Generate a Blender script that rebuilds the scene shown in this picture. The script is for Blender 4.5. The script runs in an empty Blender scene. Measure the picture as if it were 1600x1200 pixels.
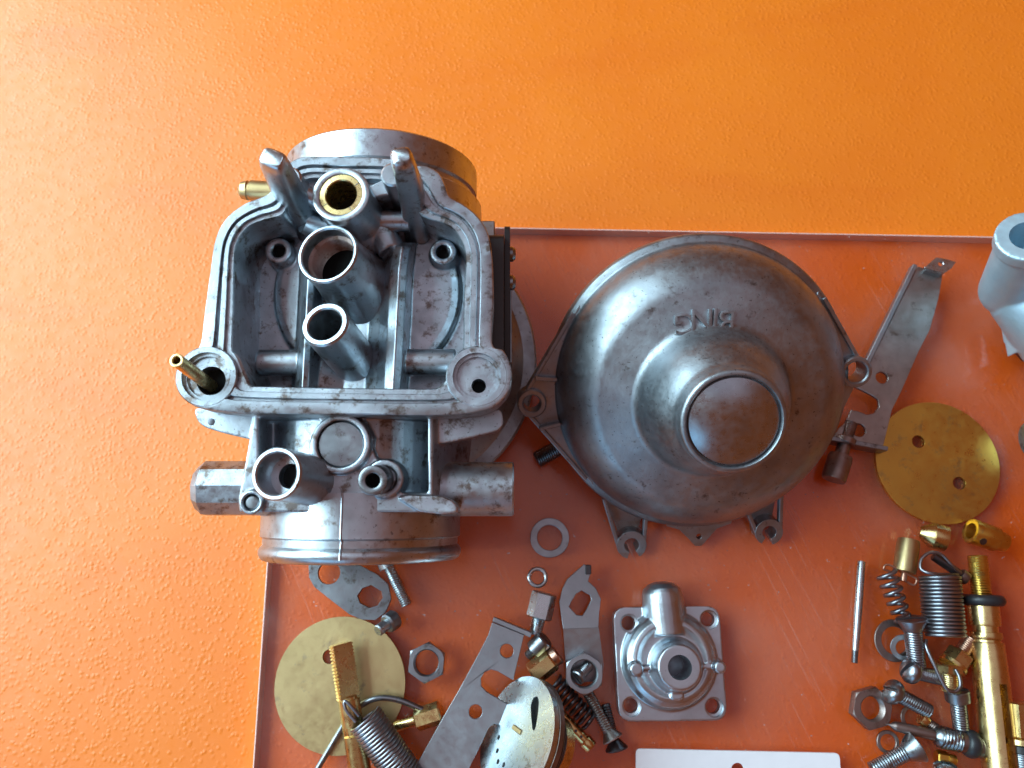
import bpy, bmesh, math, random
from mathutils import Vector, Matrix
from mathutils.geometry import tessellate_polygon

# ------------------------------------------------------------------ camera, world, lamps
MM = 0.001
CAM_H, TILT, FPX = 205.0, math.radians(15.0), 1203.0      # millimetres, radians, pixels (1600 wide)
sc = bpy.context.scene
COL = sc.collection
random.seed(7)

cam_d = bpy.data.cameras.new('camera')
cam = bpy.data.objects.new('camera', cam_d)
COL.objects.link(cam)
cam_d.sensor_width = 36.0
cam_d.lens = FPX / 1600.0 * 36.0
cam_d.clip_start, cam_d.clip_end = 0.01, 50.0
cam.location = (0, 0, CAM_H * MM)
cam.rotation_euler = (TILT, 0, 0)
cam_d.dof.use_dof = True
cam_d.dof.focus_distance = 0.172
cam_d.dof.aperture_fstop = 19.0
sc.camera = cam

world = bpy.data.worlds.new('World')
sc.world = world
world.use_nodes = True
bg = world.node_tree.nodes['Background']
bg.inputs[0].default_value = (1.0, 0.27, 0.08, 1)
bg.inputs[1].default_value = 0.21

def area(name, loc, target, sx, sy, power, col):
    l = bpy.data.lights.new(name, 'AREA')
    l.shape = 'RECTANGLE'; l.size, l.size_y = sx, sy
    l.energy = power; l.color = col
    o = bpy.data.objects.new(name, l)
    COL.objects.link(o)
    o.location = loc
    d = Vector(target) - Vector(loc)
    o.rotation_euler = d.to_track_quat('-Z', 'Y').to_euler()
    return o
area('window_light', (-0.54, 0.27, 0.50), (0.0, 0.20, 0.40), 0.80, 0.72, 18.0, (0.60, 0.88, 1.0))
area('second_window_light', (-0.55, -0.85, 0.42), (0, 0.0, 0.0), 0.7, 0.5, 2.4, (0.24, 0.66, 1.0))
area('ceiling_bounce_fill', (0.10, 0.25, 1.2), (0.10, 0.25, 0.0), 1.1, 1.1, 1.7, (0.56, 0.76, 1.0))  # added fill lamp standing in for bounce off the unseen ceiling

vs = sc.view_settings
vs.view_transform = 'Standard'; vs.look = 'None'; vs.exposure = 0.0; vs.gamma = 1.0
vs.use_curve_mapping = False
sc.cycles.max_bounces = 7
sc.cycles.transparent_max_bounces = 16
sc.cycles.use_denoising = True

# ------------------------------------------------------------------ geometry helpers (all in millimetres)
CT, ST = math.cos(TILT), math.sin(TILT)
def ray(u, v):
    x, y, z = (u - 800) / FPX, -(v - 600) / FPX, -1.0
    return Vector((0, 0, CAM_H)), Vector((x, y * CT - z * ST, y * ST + z * CT))
def at(u, v, z=0.0):
    o, d = ray(u, v)
    return o + d * ((z - CAM_H) / d.z)
class Frame:
    """a tilted work plane; at() meets the plane at local height z, in local coordinates"""
    def __init__(s, M): s.M = M; s.I = M.inverted()
    def at(s, u, v, z=0.0):
        o, d = ray(u, v)
        o = s.I @ o; d = s.I.to_3x3() @ d
        return o + d * ((z - o.z) / d.z)
    def r(s, u, v, z, rp):
        return ((s.at(u + rp, v, z) - s.at(u - rp, v, z)).length) / 2
WORLD = Frame(Matrix.Identity(4))
def axis_m(p0, p1, roll=0.0):
    z = (Vector(p1) - Vector(p0)).normalized()
    ref = Vector((0, 0, 1)) if abs(z.z) < 0.95 else Vector((0, 1, 0))
    x = ref.cross(z).normalized(); y = z.cross(x)
    M = Matrix((x, y, z)).transposed().to_4x4()
    return Matrix.Translation(p0) @ M @ Matrix.Rotation(roll, 4, 'Z')
def catmull(pts, n, closed=True):
    pts = [Vector(p) for p in pts]; out = []; N = len(pts)
    for i in range(N if closed else N - 1):
        g = (lambda k: pts[k % N]) if closed else (lambda k: pts[max(0, min(N - 1, k))])
        a, b, c, d = g(i - 1), g(i), g(i + 1), g(i + 2)
        for k in range(n):
            t = k / n
            out.append(0.5 * ((2 * b) + (c - a) * t + (2 * a - 5 * b + 4 * c - d) * t * t + (3 * b - a - 3 * c + d) * t ** 3))
    if not closed: out.append(pts[-1])
    return out
def circ(c, r, n=32):
    return [Vector((c[0] + r * math.cos(2 * math.pi * k / n), c[1] + r * math.sin(2 * math.pi * k / n))) for k in range(n)]
def rounded(pts, r, n=5):
    """round the corners of a 2D polygon"""
    out = []; N = len(pts)
    for i in range(N):
        p, a, b = Vector(pts[i][:2]), Vector(pts[i - 1][:2]), Vector(pts[(i + 1) % N][:2])
        da, db = (a - p), (b - p)
        q = min(r, da.length * 0.45, db.length * 0.45)
        s, e = p + da.normalized() * q, p + db.normalized() * q
        for k in range(n + 1):
            t = k / n
            out.append(s * (1 - t) ** 2 + p * 2 * t * (1 - t) + e * t * t)
    return out

class MB:
    def __init__(s): s.v = []; s.f = []
    def add(s, vs_, fs, M=None):
        b = len(s.v)
        s.v += [(M @ Vector(p)) if M else Vector(p) for p in vs_]
        s.f += [tuple(b + i for i in f) for f in fs]
        return s
    def rings(s, rs, M=None, cap0=True, cap1=True, loop=False):
        """loft through equal rings of points"""
        n = len(rs[0]); vs_ = [p for r in rs for p in r]; fs = []
        m = len(rs)
        for j in range(m if loop else m - 1):
            a, b = j * n, ((j + 1) % m) * n
            for i in range(n):
                k = (i + 1) % n
                fs.append((a + i, a + k, b + k, b + i))
        if not loop:
            if cap0: fs.append(tuple(range(n - 1, -1, -1)))
            if cap1: fs.append(tuple(range((m - 1) * n, m * n)))
        return s.add(vs_, fs, M)
    def lathe(s, prof, M=None, seg=48, loop=False):
        rs = [[Vector((max(r, 1e-4) * math.cos(2 * math.pi * k / seg), max(r, 1e-4) * math.sin(2 * math.pi * k / seg), z)) for k in range(seg)] for r, z in prof]
        return s.rings(rs, M, loop=loop)
    def pipe(s, p0, p1, ro, ri, depth, seg=40, cham=0.25, foot=0.0, M=None):
        """hollow pipe, open at p1"""
        Mx = axis_m(p0, p1); L = (Vector(p1) - Vector(p0)).length
        if M: Mx = M @ Mx
        pr = []
        if foot: pr += [(ro + foot, 0), (ro + foot * 0.55, foot * 0.35), (ro + foot * 0.2, foot * 0.9), (ro, foot * 1.8)]
        else: pr += [(ro, 0)]
        pr += [(ro, L - cham), (ro - cham * 0.3, L - cham * 0.3), (ro - cham, L), (ri + cham, L), (ri + cham * 0.3, L - cham * 0.3), (ri, L - cham), (ri, L - depth), (0, L - depth)]
        pr = [(0, 0)] + pr
        return s.lathe(pr, Mx, seg)
    def tube(s, pts, r, seg=8, caps=True):
        pts = [Vector(p) for p in pts]; rs = []
        t0 = (pts[1] - pts[0]).normalized()
        up = Vector((0, 0, 1)) if abs(t0.z) < 0.9 else Vector((1, 0, 0))
        nrm = t0.cross(up).normalized()
        for i, p in enumerate(pts):
            t = (pts[min(i + 1, len(pts) - 1)] - pts[max(i - 1, 0)]).normalized()
            nrm = (nrm - t * nrm.dot(t)).normalized(); b = t.cross(nrm)
            rr = r[i] if isinstance(r, (list, tuple)) else r
            rs.append([p + (nrm * math.cos(2 * math.pi * k / seg) + b * math.sin(2 * math.pi * k / seg)) * rr for k in range(seg)])
        return s.rings(rs, None, caps, caps)
    def prism(s, outline, z0, z1, holes=(), M=None, bottom=None):
        loops = [[Vector((p[0], p[1], 0)) for p in outline]] + [[Vector((p[0], p[1], 0)) for p in h] for h in holes]
        flat = [p for l in loops for p in l]
        tris = tessellate_polygon(loops)
        n = len(flat)
        low = list(flat)
        if bottom: low[:len(outline)] = [Vector((p[0], p[1], 0)) for p in bottom]
        vs_ = [Vector((p.x, p.y, z1)) for p in flat] + [Vector((p.x, p.y, z0)) for p in low]
        fs = []
        for t in tris:
            fs.append(tuple(t)); fs.append(tuple(n + i for i in reversed(t)))
        b = 0
        for l in loops:
            m = len(l)
            for i in range(m):
                k = (i + 1) % m
                fs.append((b + i, b + k, n + b + k, n + b + i))
            b += m
        return s.add(vs_, fs, M)
    def box(s, c, d, M=None):
        x, y, z = c; a, b, h = d[0] / 2, d[1] / 2, d[2] / 2
        return s.prism([(x - a, y - b), (x + a, y - b), (x + a, y + b), (x - a, y + b)], z - h, z + h, M=M)
    def ball(s, c, r, n=16):
        return s.lathe([(r * math.sin(math.pi * k / n), -r * math.cos(math.pi * k / n)) for k in range(n + 1)], Matrix.Translation(c), n * 2)
    def thread(s, p0, p1, r, pitch, depth=None, seg=20, M=None, cap=True):
        L = (Vector(p1) - Vector(p0)).length
        depth = depth or pitch * 0.45
        per = 4; nz = max(4, int(L / pitch * per)); rs = []
        for j in range(nz + 1):
            z = L * j / nz; ring = []
            for k in range(seg):
                ph = (z / pitch + k / seg) % 1.0
                d = depth * abs(2 * ph - 1)
                fade = 1 if j < nz else 0.82
                ring.append(Vector(((r - d) * fade * math.cos(2 * math.pi * k / seg), (r - d) * fade * math.sin(2 * math.pi * k / seg), z)))
            rs.append(ring)
        Mx = axis_m(p0, p1)
        if M: Mx = M @ Mx
        return s.rings(rs, Mx, cap, cap)
    def to_bm(s):
        bm = bmesh.new()
        bv = [bm.verts.new(p) for p in s.v]
        for f in s.f:
            try: bm.faces.new([bv[i] for i in f])
            except ValueError: pass
        bmesh.ops.remove_doubles(bm, verts=bm.verts, dist=2e-3)
        bmesh.ops.dissolve_degenerate(bm, edges=bm.edges, dist=1e-4)
        bmesh.ops.recalc_face_normals(bm, faces=bm.faces)
        return bm
    def mesh_mm(s, name='tmp'):
        bm = s.to_bm(); me = bpy.data.meshes.new(name); bm.to_mesh(me); bm.free(); return me
    def cut(s, cutters):
        """boolean difference with each cutter (MB)"""
        o = bpy.data.objects.new('tmp', s.mesh_mm()); COL.objects.link(o); cs = []
        for c in cutters:
            co = bpy.data.objects.new('tmpc', c.mesh_mm()); COL.objects.link(co); cs.append(co)
            m = o.modifiers.new('b', 'BOOLEAN'); m.operation = 'DIFFERENCE'; m.solver = 'EXACT'; m.object = co
        dg = bpy.context.evaluated_depsgraph_get(); dg.update()
        me = bpy.data.meshes.new_from_object(o.evaluated_get(dg))
        s.v = [v.co.copy() for v in me.vertices]; s.f = [tuple(p.vertices) for p in me.polygons]
        for x in cs + [o]: bpy.data.objects.remove(x)
        return s
    def unite(s, others):
        o = bpy.data.objects.new('tmp', s.mesh_mm()); COL.objects.link(o); cs = []
        for c in others:
            co = bpy.data.objects.new('tmpc', c.mesh_mm()); COL.objects.link(co); cs.append(co)
            m = o.modifiers.new('b', 'BOOLEAN'); m.operation = 'UNION'; m.solver = 'EXACT'; m.object = co
        dg = bpy.context.evaluated_depsgraph_get(); dg.update()
        me = bpy.data.meshes.new_from_object(o.evaluated_get(dg))
        s.v = [v.co.copy() for v in me.vertices]; s.f = [tuple(p.vertices) for p in me.polygons]
        for x in cs + [o]: bpy.data.objects.remove(x)
        return s
    def remesh(s, vox, smooth=2, fac=0.5):
        o = bpy.data.objects.new('tmp', s.mesh_mm()); COL.objects.link(o)
        m = o.modifiers.new('r', 'REMESH'); m.mode = 'VOXEL'; m.voxel_size = vox; m.adaptivity = 0.0
        if smooth:
            q = o.modifiers.new('s', 'SMOOTH'); q.factor = fac; q.iterations = smooth
        dg = bpy.context.evaluated_depsgraph_get(); dg.update()
        me = bpy.data.meshes.new_from_object(o.evaluated_get(dg))
        s.v = [v.co.copy() for v in me.vertices]; s.f = [tuple(p.vertices) for p in me.polygons]
        bpy.data.objects.remove(o)
        return s
    def build(s, name, mat, parent=None, bevel=0.0, angle=32, org=None, raw=False):
        if bevel and angle == 32: angle = 30 if bevel <= 0.2 else 14
        """link as one mesh object; org is the parent's location (mm) when s holds world coordinates"""
        me = bpy.data.meshes.new(name)
        if raw:
            me.from_pydata([v * MM for v in s.v], [], s.f); me.update()
        else:
            bm = s.to_bm()
            if bevel:
                es = [e for e in bm.edges if len(e.link_faces) == 2 and e.calc_face_angle(0) > math.radians(38)]
                bmesh.ops.bevel(bm, geom=es, offset=bevel, offset_type='OFFSET', segments=1 if bevel <= 0.2 else 3, profile=0.5, affect='EDGES', clamp_overlap=True)
            if org is None and parent is not None: org = parent.get('_org')
            o3 = Vector(org) if org is not None else Vector((0, 0, 0))
            for v in bm.verts: v.co = (v.co - o3) * MM
            bm.to_mesh(me); bm.free()
        for p in me.polygons: p.use_smooth = True
        me.set_sharp_from_angle(angle=math.radians(angle))
        me.materials.append(mat)
        o = bpy.data.objects.new(name, me)
        COL.objects.link(o)
        if parent: o.parent = parent
        return o
def thing(name, label, cat, org=(0, 0, 0), group=None, rot=None):
    o = bpy.data.objects.new(name, None); COL.objects.link(o)
    o.empty_display_size = 0.01
    o.location = Vector(org) * MM
    if rot is not None: o.rotation_euler = rot
    else: o['_org'] = tuple(org)
    o['label'] = label; o['category'] = cat
    if group: o['group'] = group
    return o
def tag(o, label, cat, group=None):
    o['label'] = label; o['category'] = cat
    if group: o['group'] = group
    return o
def solo(mb, name, mat, label, cat, org, bevel=0.0, angle=32, group=None):
    """a thing that is one mesh"""
    o = mb.build(name, mat, None, bevel, angle, org=org)
    o.location = Vector(org) * MM
    return tag(o, label, cat, group)

# ------------------------------------------------------------------ materials
def nmat(name):
    m = bpy.data.materials.new(name); m.use_nodes = True
    nt = m.node_tree; nt.nodes.clear()
    out = nt.nodes.new('ShaderNodeOutputMaterial'); p = nt.nodes.new('ShaderNodeBsdfPrincipled')
    nt.links.new(p.outputs[0], out.inputs[0])
    tc = nt.nodes.new('ShaderNodeTexCoord'); mp = nt.nodes.new('ShaderNodeMapping')
    mp.inputs['Scale'].default_value = (1000, 1000, 1000)
    nt.links.new(tc.outputs['Object'], mp.inputs[0])
    return m, nt, p, mp, out
def noise(nt, mp, scale, detail=4, rough=0.55):
    n = nt.nodes.new('ShaderNodeTexNoise')
    n.inputs['Scale'].default_value = scale; n.inputs['Detail'].default_value = detail; n.inputs['Roughness'].default_value = rough
    nt.links.new(mp.outputs[0], n.inputs['Vector']); return n.outputs[0]
def ramp(nt, src, lo, hi, a=0.0, b=1.0):
    r = nt.nodes.new('ShaderNodeMapRange'); r.clamp = True
    r.inputs[1].default_value, r.inputs[2].default_value, r.inputs[3].default_value, r.inputs[4].default_value = lo, hi, a, b
    nt.links.new(src, r.inputs[0]); return r.outputs[0]
def mixc(nt, fac, a, b):
    m = nt.nodes.new('ShaderNodeMix'); m.data_type = 'RGBA'
    nt.links.new(fac, m.inputs[0])
    for i, c in ((6, a), (7, b)):
        if isinstance(c, tuple): m.inputs[i].default_value = (*c, 1)
        else: nt.links.new(c, m.inputs[i])
    return m.outputs[2]
def bump(nt, p, src, strength, dist, prev=None):
    b = nt.nodes.new('ShaderNodeBump'); b.inputs['Strength'].default_value = strength; b.inputs['Distance'].default_value = dist
    nt.links.new(src, b.inputs['Height'])
    if prev: nt.links.new(prev, b.inputs['Normal'])
    nt.links.new(b.outputs[0], p.inputs['Normal']); return b.outputs[0]
def metal(name, c1, c2, rough=(0.28, 0.45), stain=None, stain_at=0.62, pits=0.0, grain=0.15, metallic=1.0, mott=0.12):
    m, nt, p, mp, out = nmat(name)
    p.inputs['Metallic'].default_value = metallic
    col = mixc(nt, ramp(nt, noise(nt, mp, mott, 3, 0.6), 0.32, 0.68), c1, c2)
    if stain:
        f = ramp(nt, noise(nt, mp, 0.28, 4, 0.7), stain_at, stain_at + 0.12, 0, 0.85)
        col = mixc(nt, f, col, stain)
    if pits:
        f = ramp(nt, noise(nt, mp, 1.6, 3, 0.5), 0.66, 0.72, 0, pits)
        col = mixc(nt, f, col, (0.10, 0.085, 0.08))
    nt.links.new(col, p.inputs['Base Color'])
    nt.links.new(ramp(nt, noise(nt, mp, 0.5, 3, 0.65), 0.3, 0.7, rough[0], rough[1]), p.inputs['Roughness'])
    b1 = bump(nt, p, noise(nt, mp, 3.5, 2, 0.6), grain, 0.0001)
    bump(nt, p, noise(nt, mp, 0.5, 2, 0.6), grain * 0.8, 0.0002, b1)
    return m
ALU = metal('cast_aluminium', (0.52, 0.58, 0.635), (0.34, 0.375, 0.41), (0.32, 0.49), (0.14, 0.098, 0.072), 0.53, 0.75, 0.28)
ALU_MACH = metal('machined_aluminium', (0.56, 0.615, 0.665), (0.40, 0.435, 0.465), (0.28, 0.44), (0.17, 0.125, 0.10), 0.565, 0.6, 0.18)
ALU_DOME = metal('blasted_aluminium', (0.39, 0.43, 0.465), (0.27, 0.285, 0.305), (0.38, 0.52), (0.12, 0.10, 0.09), 0.61, 0.85, 0.28)
ALU_CLEAN = metal('clean_cast_aluminium', (0.54, 0.60, 0.65), (0.44, 0.48, 0.52), (0.30, 0.42), None, 0.6, 0.2, 0.16)
ALU_MATT = metal('chalky_aluminium', (0.50, 0.66, 0.74), (0.42, 0.57, 0.66), (0.42, 0.55), None, 0.6, 0.1, 0.14, 0.7)
STEEL = metal('zinc_steel', (0.34, 0.365, 0.39), (0.21, 0.22, 0.235), (0.27, 0.44), (0.11, 0.085, 0.07), 0.57, 0.3, 0.08)
SHEET = metal('zinc_sheet', (0.40, 0.425, 0.455), (0.32, 0.335, 0.36), (0.36, 0.5), (0.2, 0.18, 0.17), 0.64, 0.15, 0.06)
SHEET_OLD = metal('stained_sheet_steel', (0.42, 0.38, 0.36), (0.27, 0.23, 0.21), (0.35, 0.5), (0.14, 0.10, 0.08), 0.58, 0.4, 0.08)
BRIGHT = metal('bright_zinc', (0.60, 0.66, 0.68), (0.47, 0.52, 0.545), (0.22, 0.36), None, 0.64, 0.1, 0.06)
DARK = metal('dark_steel', (0.15, 0.15, 0.17), (0.09, 0.085, 0.09), (0.3, 0.45), None, 0.6, 0.2, 0.08)
SPRING = metal('spring_steel', (0.34, 0.35, 0.38), (0.24, 0.24, 0.26), (0.28, 0.4), None, 0.6, 0.0, 0.03)
RUST = metal('browned_steel', (0.34, 0.27, 0.25), (0.22, 0.16, 0.14), (0.38, 0.55), (0.16, 0.09, 0.06), 0.55, 0.4, 0.15)
BRASS = metal('brass', (0.80, 0.61, 0.29), (0.62, 0.45, 0.19), (0.22, 0.36), (0.30, 0.20, 0.09), 0.64, 0.2, 0.06)
BRASS_PALE = metal('dull_brass', (0.58, 0.43, 0.215), (0.47, 0.345, 0.165), (0.36, 0.5), (0.33, 0.25, 0.16), 0.60, 0.1, 0.05, mott=0.05)
BRASS_GOLD = metal('golden_brass', (0.76, 0.48, 0.09), (0.60, 0.38, 0.085), (0.26, 0.42), (0.46, 0.33, 0.11), 0.57, 0.1, 0.05, mott=0.04)
COPPER = metal('copper', (0.62, 0.35, 0.24), (0.5, 0.28, 0.2), (0.3, 0.4))
def plain(name, col, rough, spec=0.5, lo=0.8, hi=1.15):
    m, nt, p, mp, out = nmat(name)
    c = mixc(nt, ramp(nt, noise(nt, mp, 0.3, 5), 0.3, 0.7), tuple(x * lo for x in col), tuple(min(1, x * hi) for x in col))
    nt.links.new(c, p.inputs['Base Color'])
    p.inputs['Roughness'].default_value = rough; p.inputs['Specular IOR Level'].default_value = spec
    bump(nt, p, noise(nt, mp, 2.5, 3), 0.12, 0.0001)
    return m
SHADE_BLACK = plain('painted_shade_black', (0.008, 0.007, 0.006), 0.7, 0.2)  # near-black colour standing in for the shade inside deep openings
RUBBER = plain('black_rubber', (0.02, 0.02, 0.023), 0.42)
BLACKPL = plain('black_plastic', (0.022, 0.017, 0.016), 0.38)
CARD = plain('white_plastic_card', (0.90, 0.87, 0.90), 0.5, 0.4, 0.98, 1.02)

def vinyl():
    m, nt, p, mp, out = nmat('orange_vinyl')
    big = noise(nt, mp, 0.02, 4, 0.55)
    col = mixc(nt, ramp(nt, big, 0.35, 0.65), (0.85, 0.190, 0.010), (0.87, 0.208, 0.012))
    st = nt.nodes.new('ShaderNodeMapping'); st.inputs['Scale'].default_value = (0.35, 1.6, 1)
    nt.links.new(mp.outputs[0], st.inputs[0])
    streak = noise(nt, st, 0.03, 4, 0.5)
    col = mixc(nt, ramp(nt, streak, 0.56, 0.72, 0, 0.35), col, (0.78, 0.14, 0.008))
    nt.links.new(col, p.inputs['Base Color'])
    nt.links.new(ramp(nt, noise(nt, mp, 0.3, 4), 0.3, 0.7, 0.38, 0.5), p.inputs['Roughness'])
    p.inputs['Specular IOR Level'].default_value = 0.55
    v = nt.nodes.new('ShaderNodeTexVoronoi'); v.inputs['Scale'].default_value = 0.74
    v.feature = 'F1'
    wp = nt.nodes.new('ShaderNodeVectorMath'); wp.operation = 'MULTIPLY_ADD'; wp.inputs[1].default_value = (0.9, 0.9, 0)
    nz = nt.nodes.new('ShaderNodeTexNoise'); nz.inputs['Scale'].default_value = 0.45; nz.inputs['Detail'].default_value = 1
    nt.links.new(mp.outputs[0], nz.inputs['Vector']); nt.links.new(nz.outputs['Color'], wp.inputs[0]); nt.links.new(mp.outputs[0], wp.inputs[2])
    nt.links.new(wp.outputs[0], v.inputs['Vector'])
    peb = ramp(nt, v.outputs['Distance'], 0.05, 0.5, 1, 0)
    ad = nt.nodes.new('ShaderNodeMath'); ad.operation = 'MULTIPLY'
    nt.links.new(peb, ad.inputs[0]); nt.links.new(ramp(nt, noise(nt, mp, 0.35, 2, 0.5), 0.3, 0.7, 0.45, 1.0), ad.inputs[1])
    b1 = bump(nt, p, ad.outputs[0], 0.34, 0.0003)
    bump(nt, p, noise(nt, mp, 0.02, 2, 0.5), 0.2, 0.003, b1)
    return m
VINYL = vinyl()
def acrylic():
    m, nt, p, mp, out = nmat('clear_acrylic')
    nt.nodes.remove(p)
    tr = nt.nodes.new('ShaderNodeBsdfTransparent')
    tr.inputs[0].default_value = (0.955, 0.85, 0.79, 1)
    gl = nt.nodes.new('ShaderNodeBsdfGlossy')
    rot = nt.nodes.new('ShaderNodeMapping'); rot.inputs['Rotation'].default_value = (0, 0, 1.15)
    scr = nt.nodes.new('ShaderNodeMapping'); scr.inputs['Scale'].default_value = (0.06, 4.5, 1)
    nt.links.new(mp.outputs[0], rot.inputs[0]); nt.links.new(rot.outputs[0], scr.inputs[0])
    s1 = noise(nt, scr, 0.6, 2, 0.4)
    nt.links.new(ramp(nt, noise(nt, mp, 0.06, 5), 0.35, 0.7, 0.10, 0.30), gl.inputs['Roughness'])
    fr = nt.nodes.new('ShaderNodeFresnel')
    ge = nt.nodes.new('ShaderNodeNewGeometry')        # the straight-through sheet keeps one refractive index on both faces
    nt.links.new(ramp(nt, ge.outputs['Backfacing'], 0, 1, 1.49, 1 / 1.49), fr.inputs['IOR'])
    mx = nt.nodes.new('ShaderNodeMixShader')
    nt.links.new(fr.outputs[0], mx.inputs[0]); nt.links.new(tr.outputs[0], mx.inputs[1]); nt.links.new(gl.outputs[0], mx.inputs[2])
    # dust and fine scratches scatter a little light
    df = nt.nodes.new('ShaderNodeBsdfDiffuse'); df.inputs[0].default_value = (0.75, 0.55, 0.48, 1)
    mx2 = nt.nodes.new('ShaderNodeMixShader')
    d1 = ramp(nt, noise(nt, mp, 0.03, 6, 0.6), 0.38, 0.72, 0.0, 0.10)
    sm = nt.nodes.new('ShaderNodeMath'); sm.operation = 'MULTIPLY'
    nt.links.new(ramp(nt, s1, 0.63, 0.70, 0, 0.12), sm.inputs[0]); nt.links.new(ramp(nt, noise(nt, mp, 0.04, 2), 0.48, 0.62), sm.inputs[1])
    sp = nt.nodes.new('ShaderNodeMath'); sp.operation = 'ADD'
    nt.links.new(sm.outputs[0], sp.inputs[0]); nt.links.new(ramp(nt, noise(nt, mp, 0.9, 1, 0.4), 0.76, 0.80, 0, 0.4), sp.inputs[1])
    d2 = sp.outputs[0]
    ad = nt.nodes.new('ShaderNodeMath'); ad.operation = 'ADD'
    nt.links.new(d1, ad.inputs[0]); nt.links.new(d2, ad.inputs[1])
    nt.links.new(ad.outputs[0], mx2.inputs[0]); nt.links.new(mx.outputs[0], mx2.inputs[1]); nt.links.new(df.outputs[0], mx2.inputs[2])
    nt.links.new(mx2.outputs[0], out.inputs[0])
    return m
ACRYLIC = acrylic()
m_, nt_, p_, _, _ = nmat('acrylic_sawn_edge')
p_.inputs['Base Color'].default_value = (0.86, 0.58, 0.52, 1); p_.inputs['Roughness'].default_value = 0.35
ACR_EDGE = m_

# ------------------------------------------------------------------ setting: tablecloth and clear sheet
PLATE_T = 4.0
mb = MB().prism([(-420, -330), (420, -330), (420, 460), (-420, 460)], -PLATE_T - 1.5, -PLATE_T)
o = mb.build('tablecloth', VINYL)
o['kind'] = 'structure'; o['label'] = 'orange pebbled vinyl tablecloth covering the table'

def line_x(a, b, c, d):
    A, B, C, D = [p.to_2d() for p in (a, b, c, d)]
    r, s = B - A, D - C
    t = ((C - A).cross(s)) / r.cross(s) if hasattr(Vector((0, 0)), 'cross') else 0
    return A + r * t
pa, pb, pc, pd = at(418, 893), at(397, 1200), at(800, 357), at(1600, 372)
corner = line_x(pa, pb, pc, pd)
dl = (pb - pa).to_2d().normalized(); dt = (pd - pc).to_2d().normalized()
sh = [corner, corner + dl * 230, corner + dl * 230 + dt * 330, corner + dt * 330]
root = thing('acrylic_sheet', 'clear acrylic sheet lying on the orange tablecloth under the loose parts', 'plastic sheet', (corner.x, corner.y, -PLATE_T))
mb = MB().prism(rounded(sh, 2.0), -PLATE_T + 0.01, 0.0)
o = mb.build('sheet', ACRYLIC, root, 0.25)
# the sawn left and top edges
def edge_strip(a, b):
    n = Vector((-(b - a).y, (b - a).x)).normalized()
    if n.dot(Vector(sh[2]) - a) > 0: n = -n
    return MB().prism([a + n * 0.03, b + n * 0.03, b + n * 0.4, a + n * 0.4], -PLATE_T + 0.05, -0.15)
edge_strip(sh[0] + dl * 1.5, sh[1]).build('sawn_edge', ACR_EDGE, root, 0.1)
edge_strip(sh[0] + dt * 1.5, sh[3]).build('sawn_edge', ACR_EDGE, root, 0.1)
# ------------------------------------------------------------------ big carburettor body, float side up
c_org = at(540, 470, 56.0)
c_rot = math.radians(6.0)
FC = Frame(Matrix.Translation(c_org) @ Matrix.Rotation(c_rot, 4, 'X'))
carb = thing('carburettor_body', 'large cast aluminium carburettor body standing float side up at left', 'carburettor', c_org, rot=(c_rot, 0, 0))
A = FC.at
PAIRS = [((476,244),(482,276)),((540,245),(540,277)),((607,247),(596,278)),((645,257),(622,288)),((667,259),(636,300)),((686,270),(645,316)),
 ((696,290),(655,331)),((703,307),(672,340)),((724,319),(692,346)),((746,337),(708,355)),((762,363),(722,377)),((769,400),(727,405)),
 ((771,470),(724,470)),((769,536),(723,545)),((787,548),(716,562)),((799,575),(705,580)),((798,602),(694,596)),((785,624),(686,602)),
 ((757,641),(676,606)),((690,649),(660,606)),((540,648),(540,605)),((397,646),(410,602)),((326,640),(390,601)),((297,631),(384,590)),
 ((278,610),(378,575)),((276,587),(372,560)),((287,560),(366,551)),((311,541),(360,540)),((319,490),(362,480)),((328,424),(363,415)),
 ((336,375),(367,378)),((352,342),(385,352)),((382,318),(410,341)),((418,303),(438,333)),((430,285),(448,315)),((448,258),(462,290))]
outer = catmull([A(*p[0], 0).to_2d() for p in PAIRS], 6)
inner = catmull([A(*p[1], 0).to_2d() for p in PAIRS], 6)
def rimring(t, z, dz=None):
    return [Vector((a.x + (b.x - a.x) * t, a.y + (b.y - a.y) * t, z)) for a, b in zip(outer, inner)]
prof = [(0.0, -7.0), (0.0, -0.45), (0.02, -0.12), (0.06, 0.0), (0.42, 0.0), (0.445, -0.15), (0.455, -1.3), (0.545, -1.3), (0.555, -0.35), (0.58, -0.2), (0.76, -0.2),
        (0.78, -0.35), (0.79, -1.0), (0.96, -1.05), (1.0, -1.4), (1.02, -26.0), (0.72, -26.0), (0.45, -12.0)]
rim = MB().rings([rimring(t, z) for t, z in prof], loop=True)
# seats of the two corner lugs, cut into the rim
le, re_ = A(322, 588, 0), A(745, 588, 0)
def cyl(c, r, z0, z1, n=40):
    return MB().lathe([(0, z0), (r, z0), (r, z1), (0, z1)], Matrix.Translation((c.x, c.y, 0)), n)
rim.unite([MB().lathe([(0, -8), (6.3, -8), (6.3, -0.2), (6.05, 0.08), (0, 0.08)], Matrix.Translation((c.x, c.y, 0)), 48) for c in (le, re_)])
rim.cut([cyl(re_, 4.9, -0.9, 3), cyl(re_, 4.2, -1.8, 3), cyl(A(748, 603, -1.8), 1.5, -7, 3, 24), cyl(le, 5.0, -0.9, 3), cyl(le, 4.3, -1.6, 3), cyl(A(330, 595, -1.6), 3.0, -6.5, 3, 28)])
rim.build('float_chamber_wall', ALU, carb, org=(0, 0, 0), angle=28)
body = MB()
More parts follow.
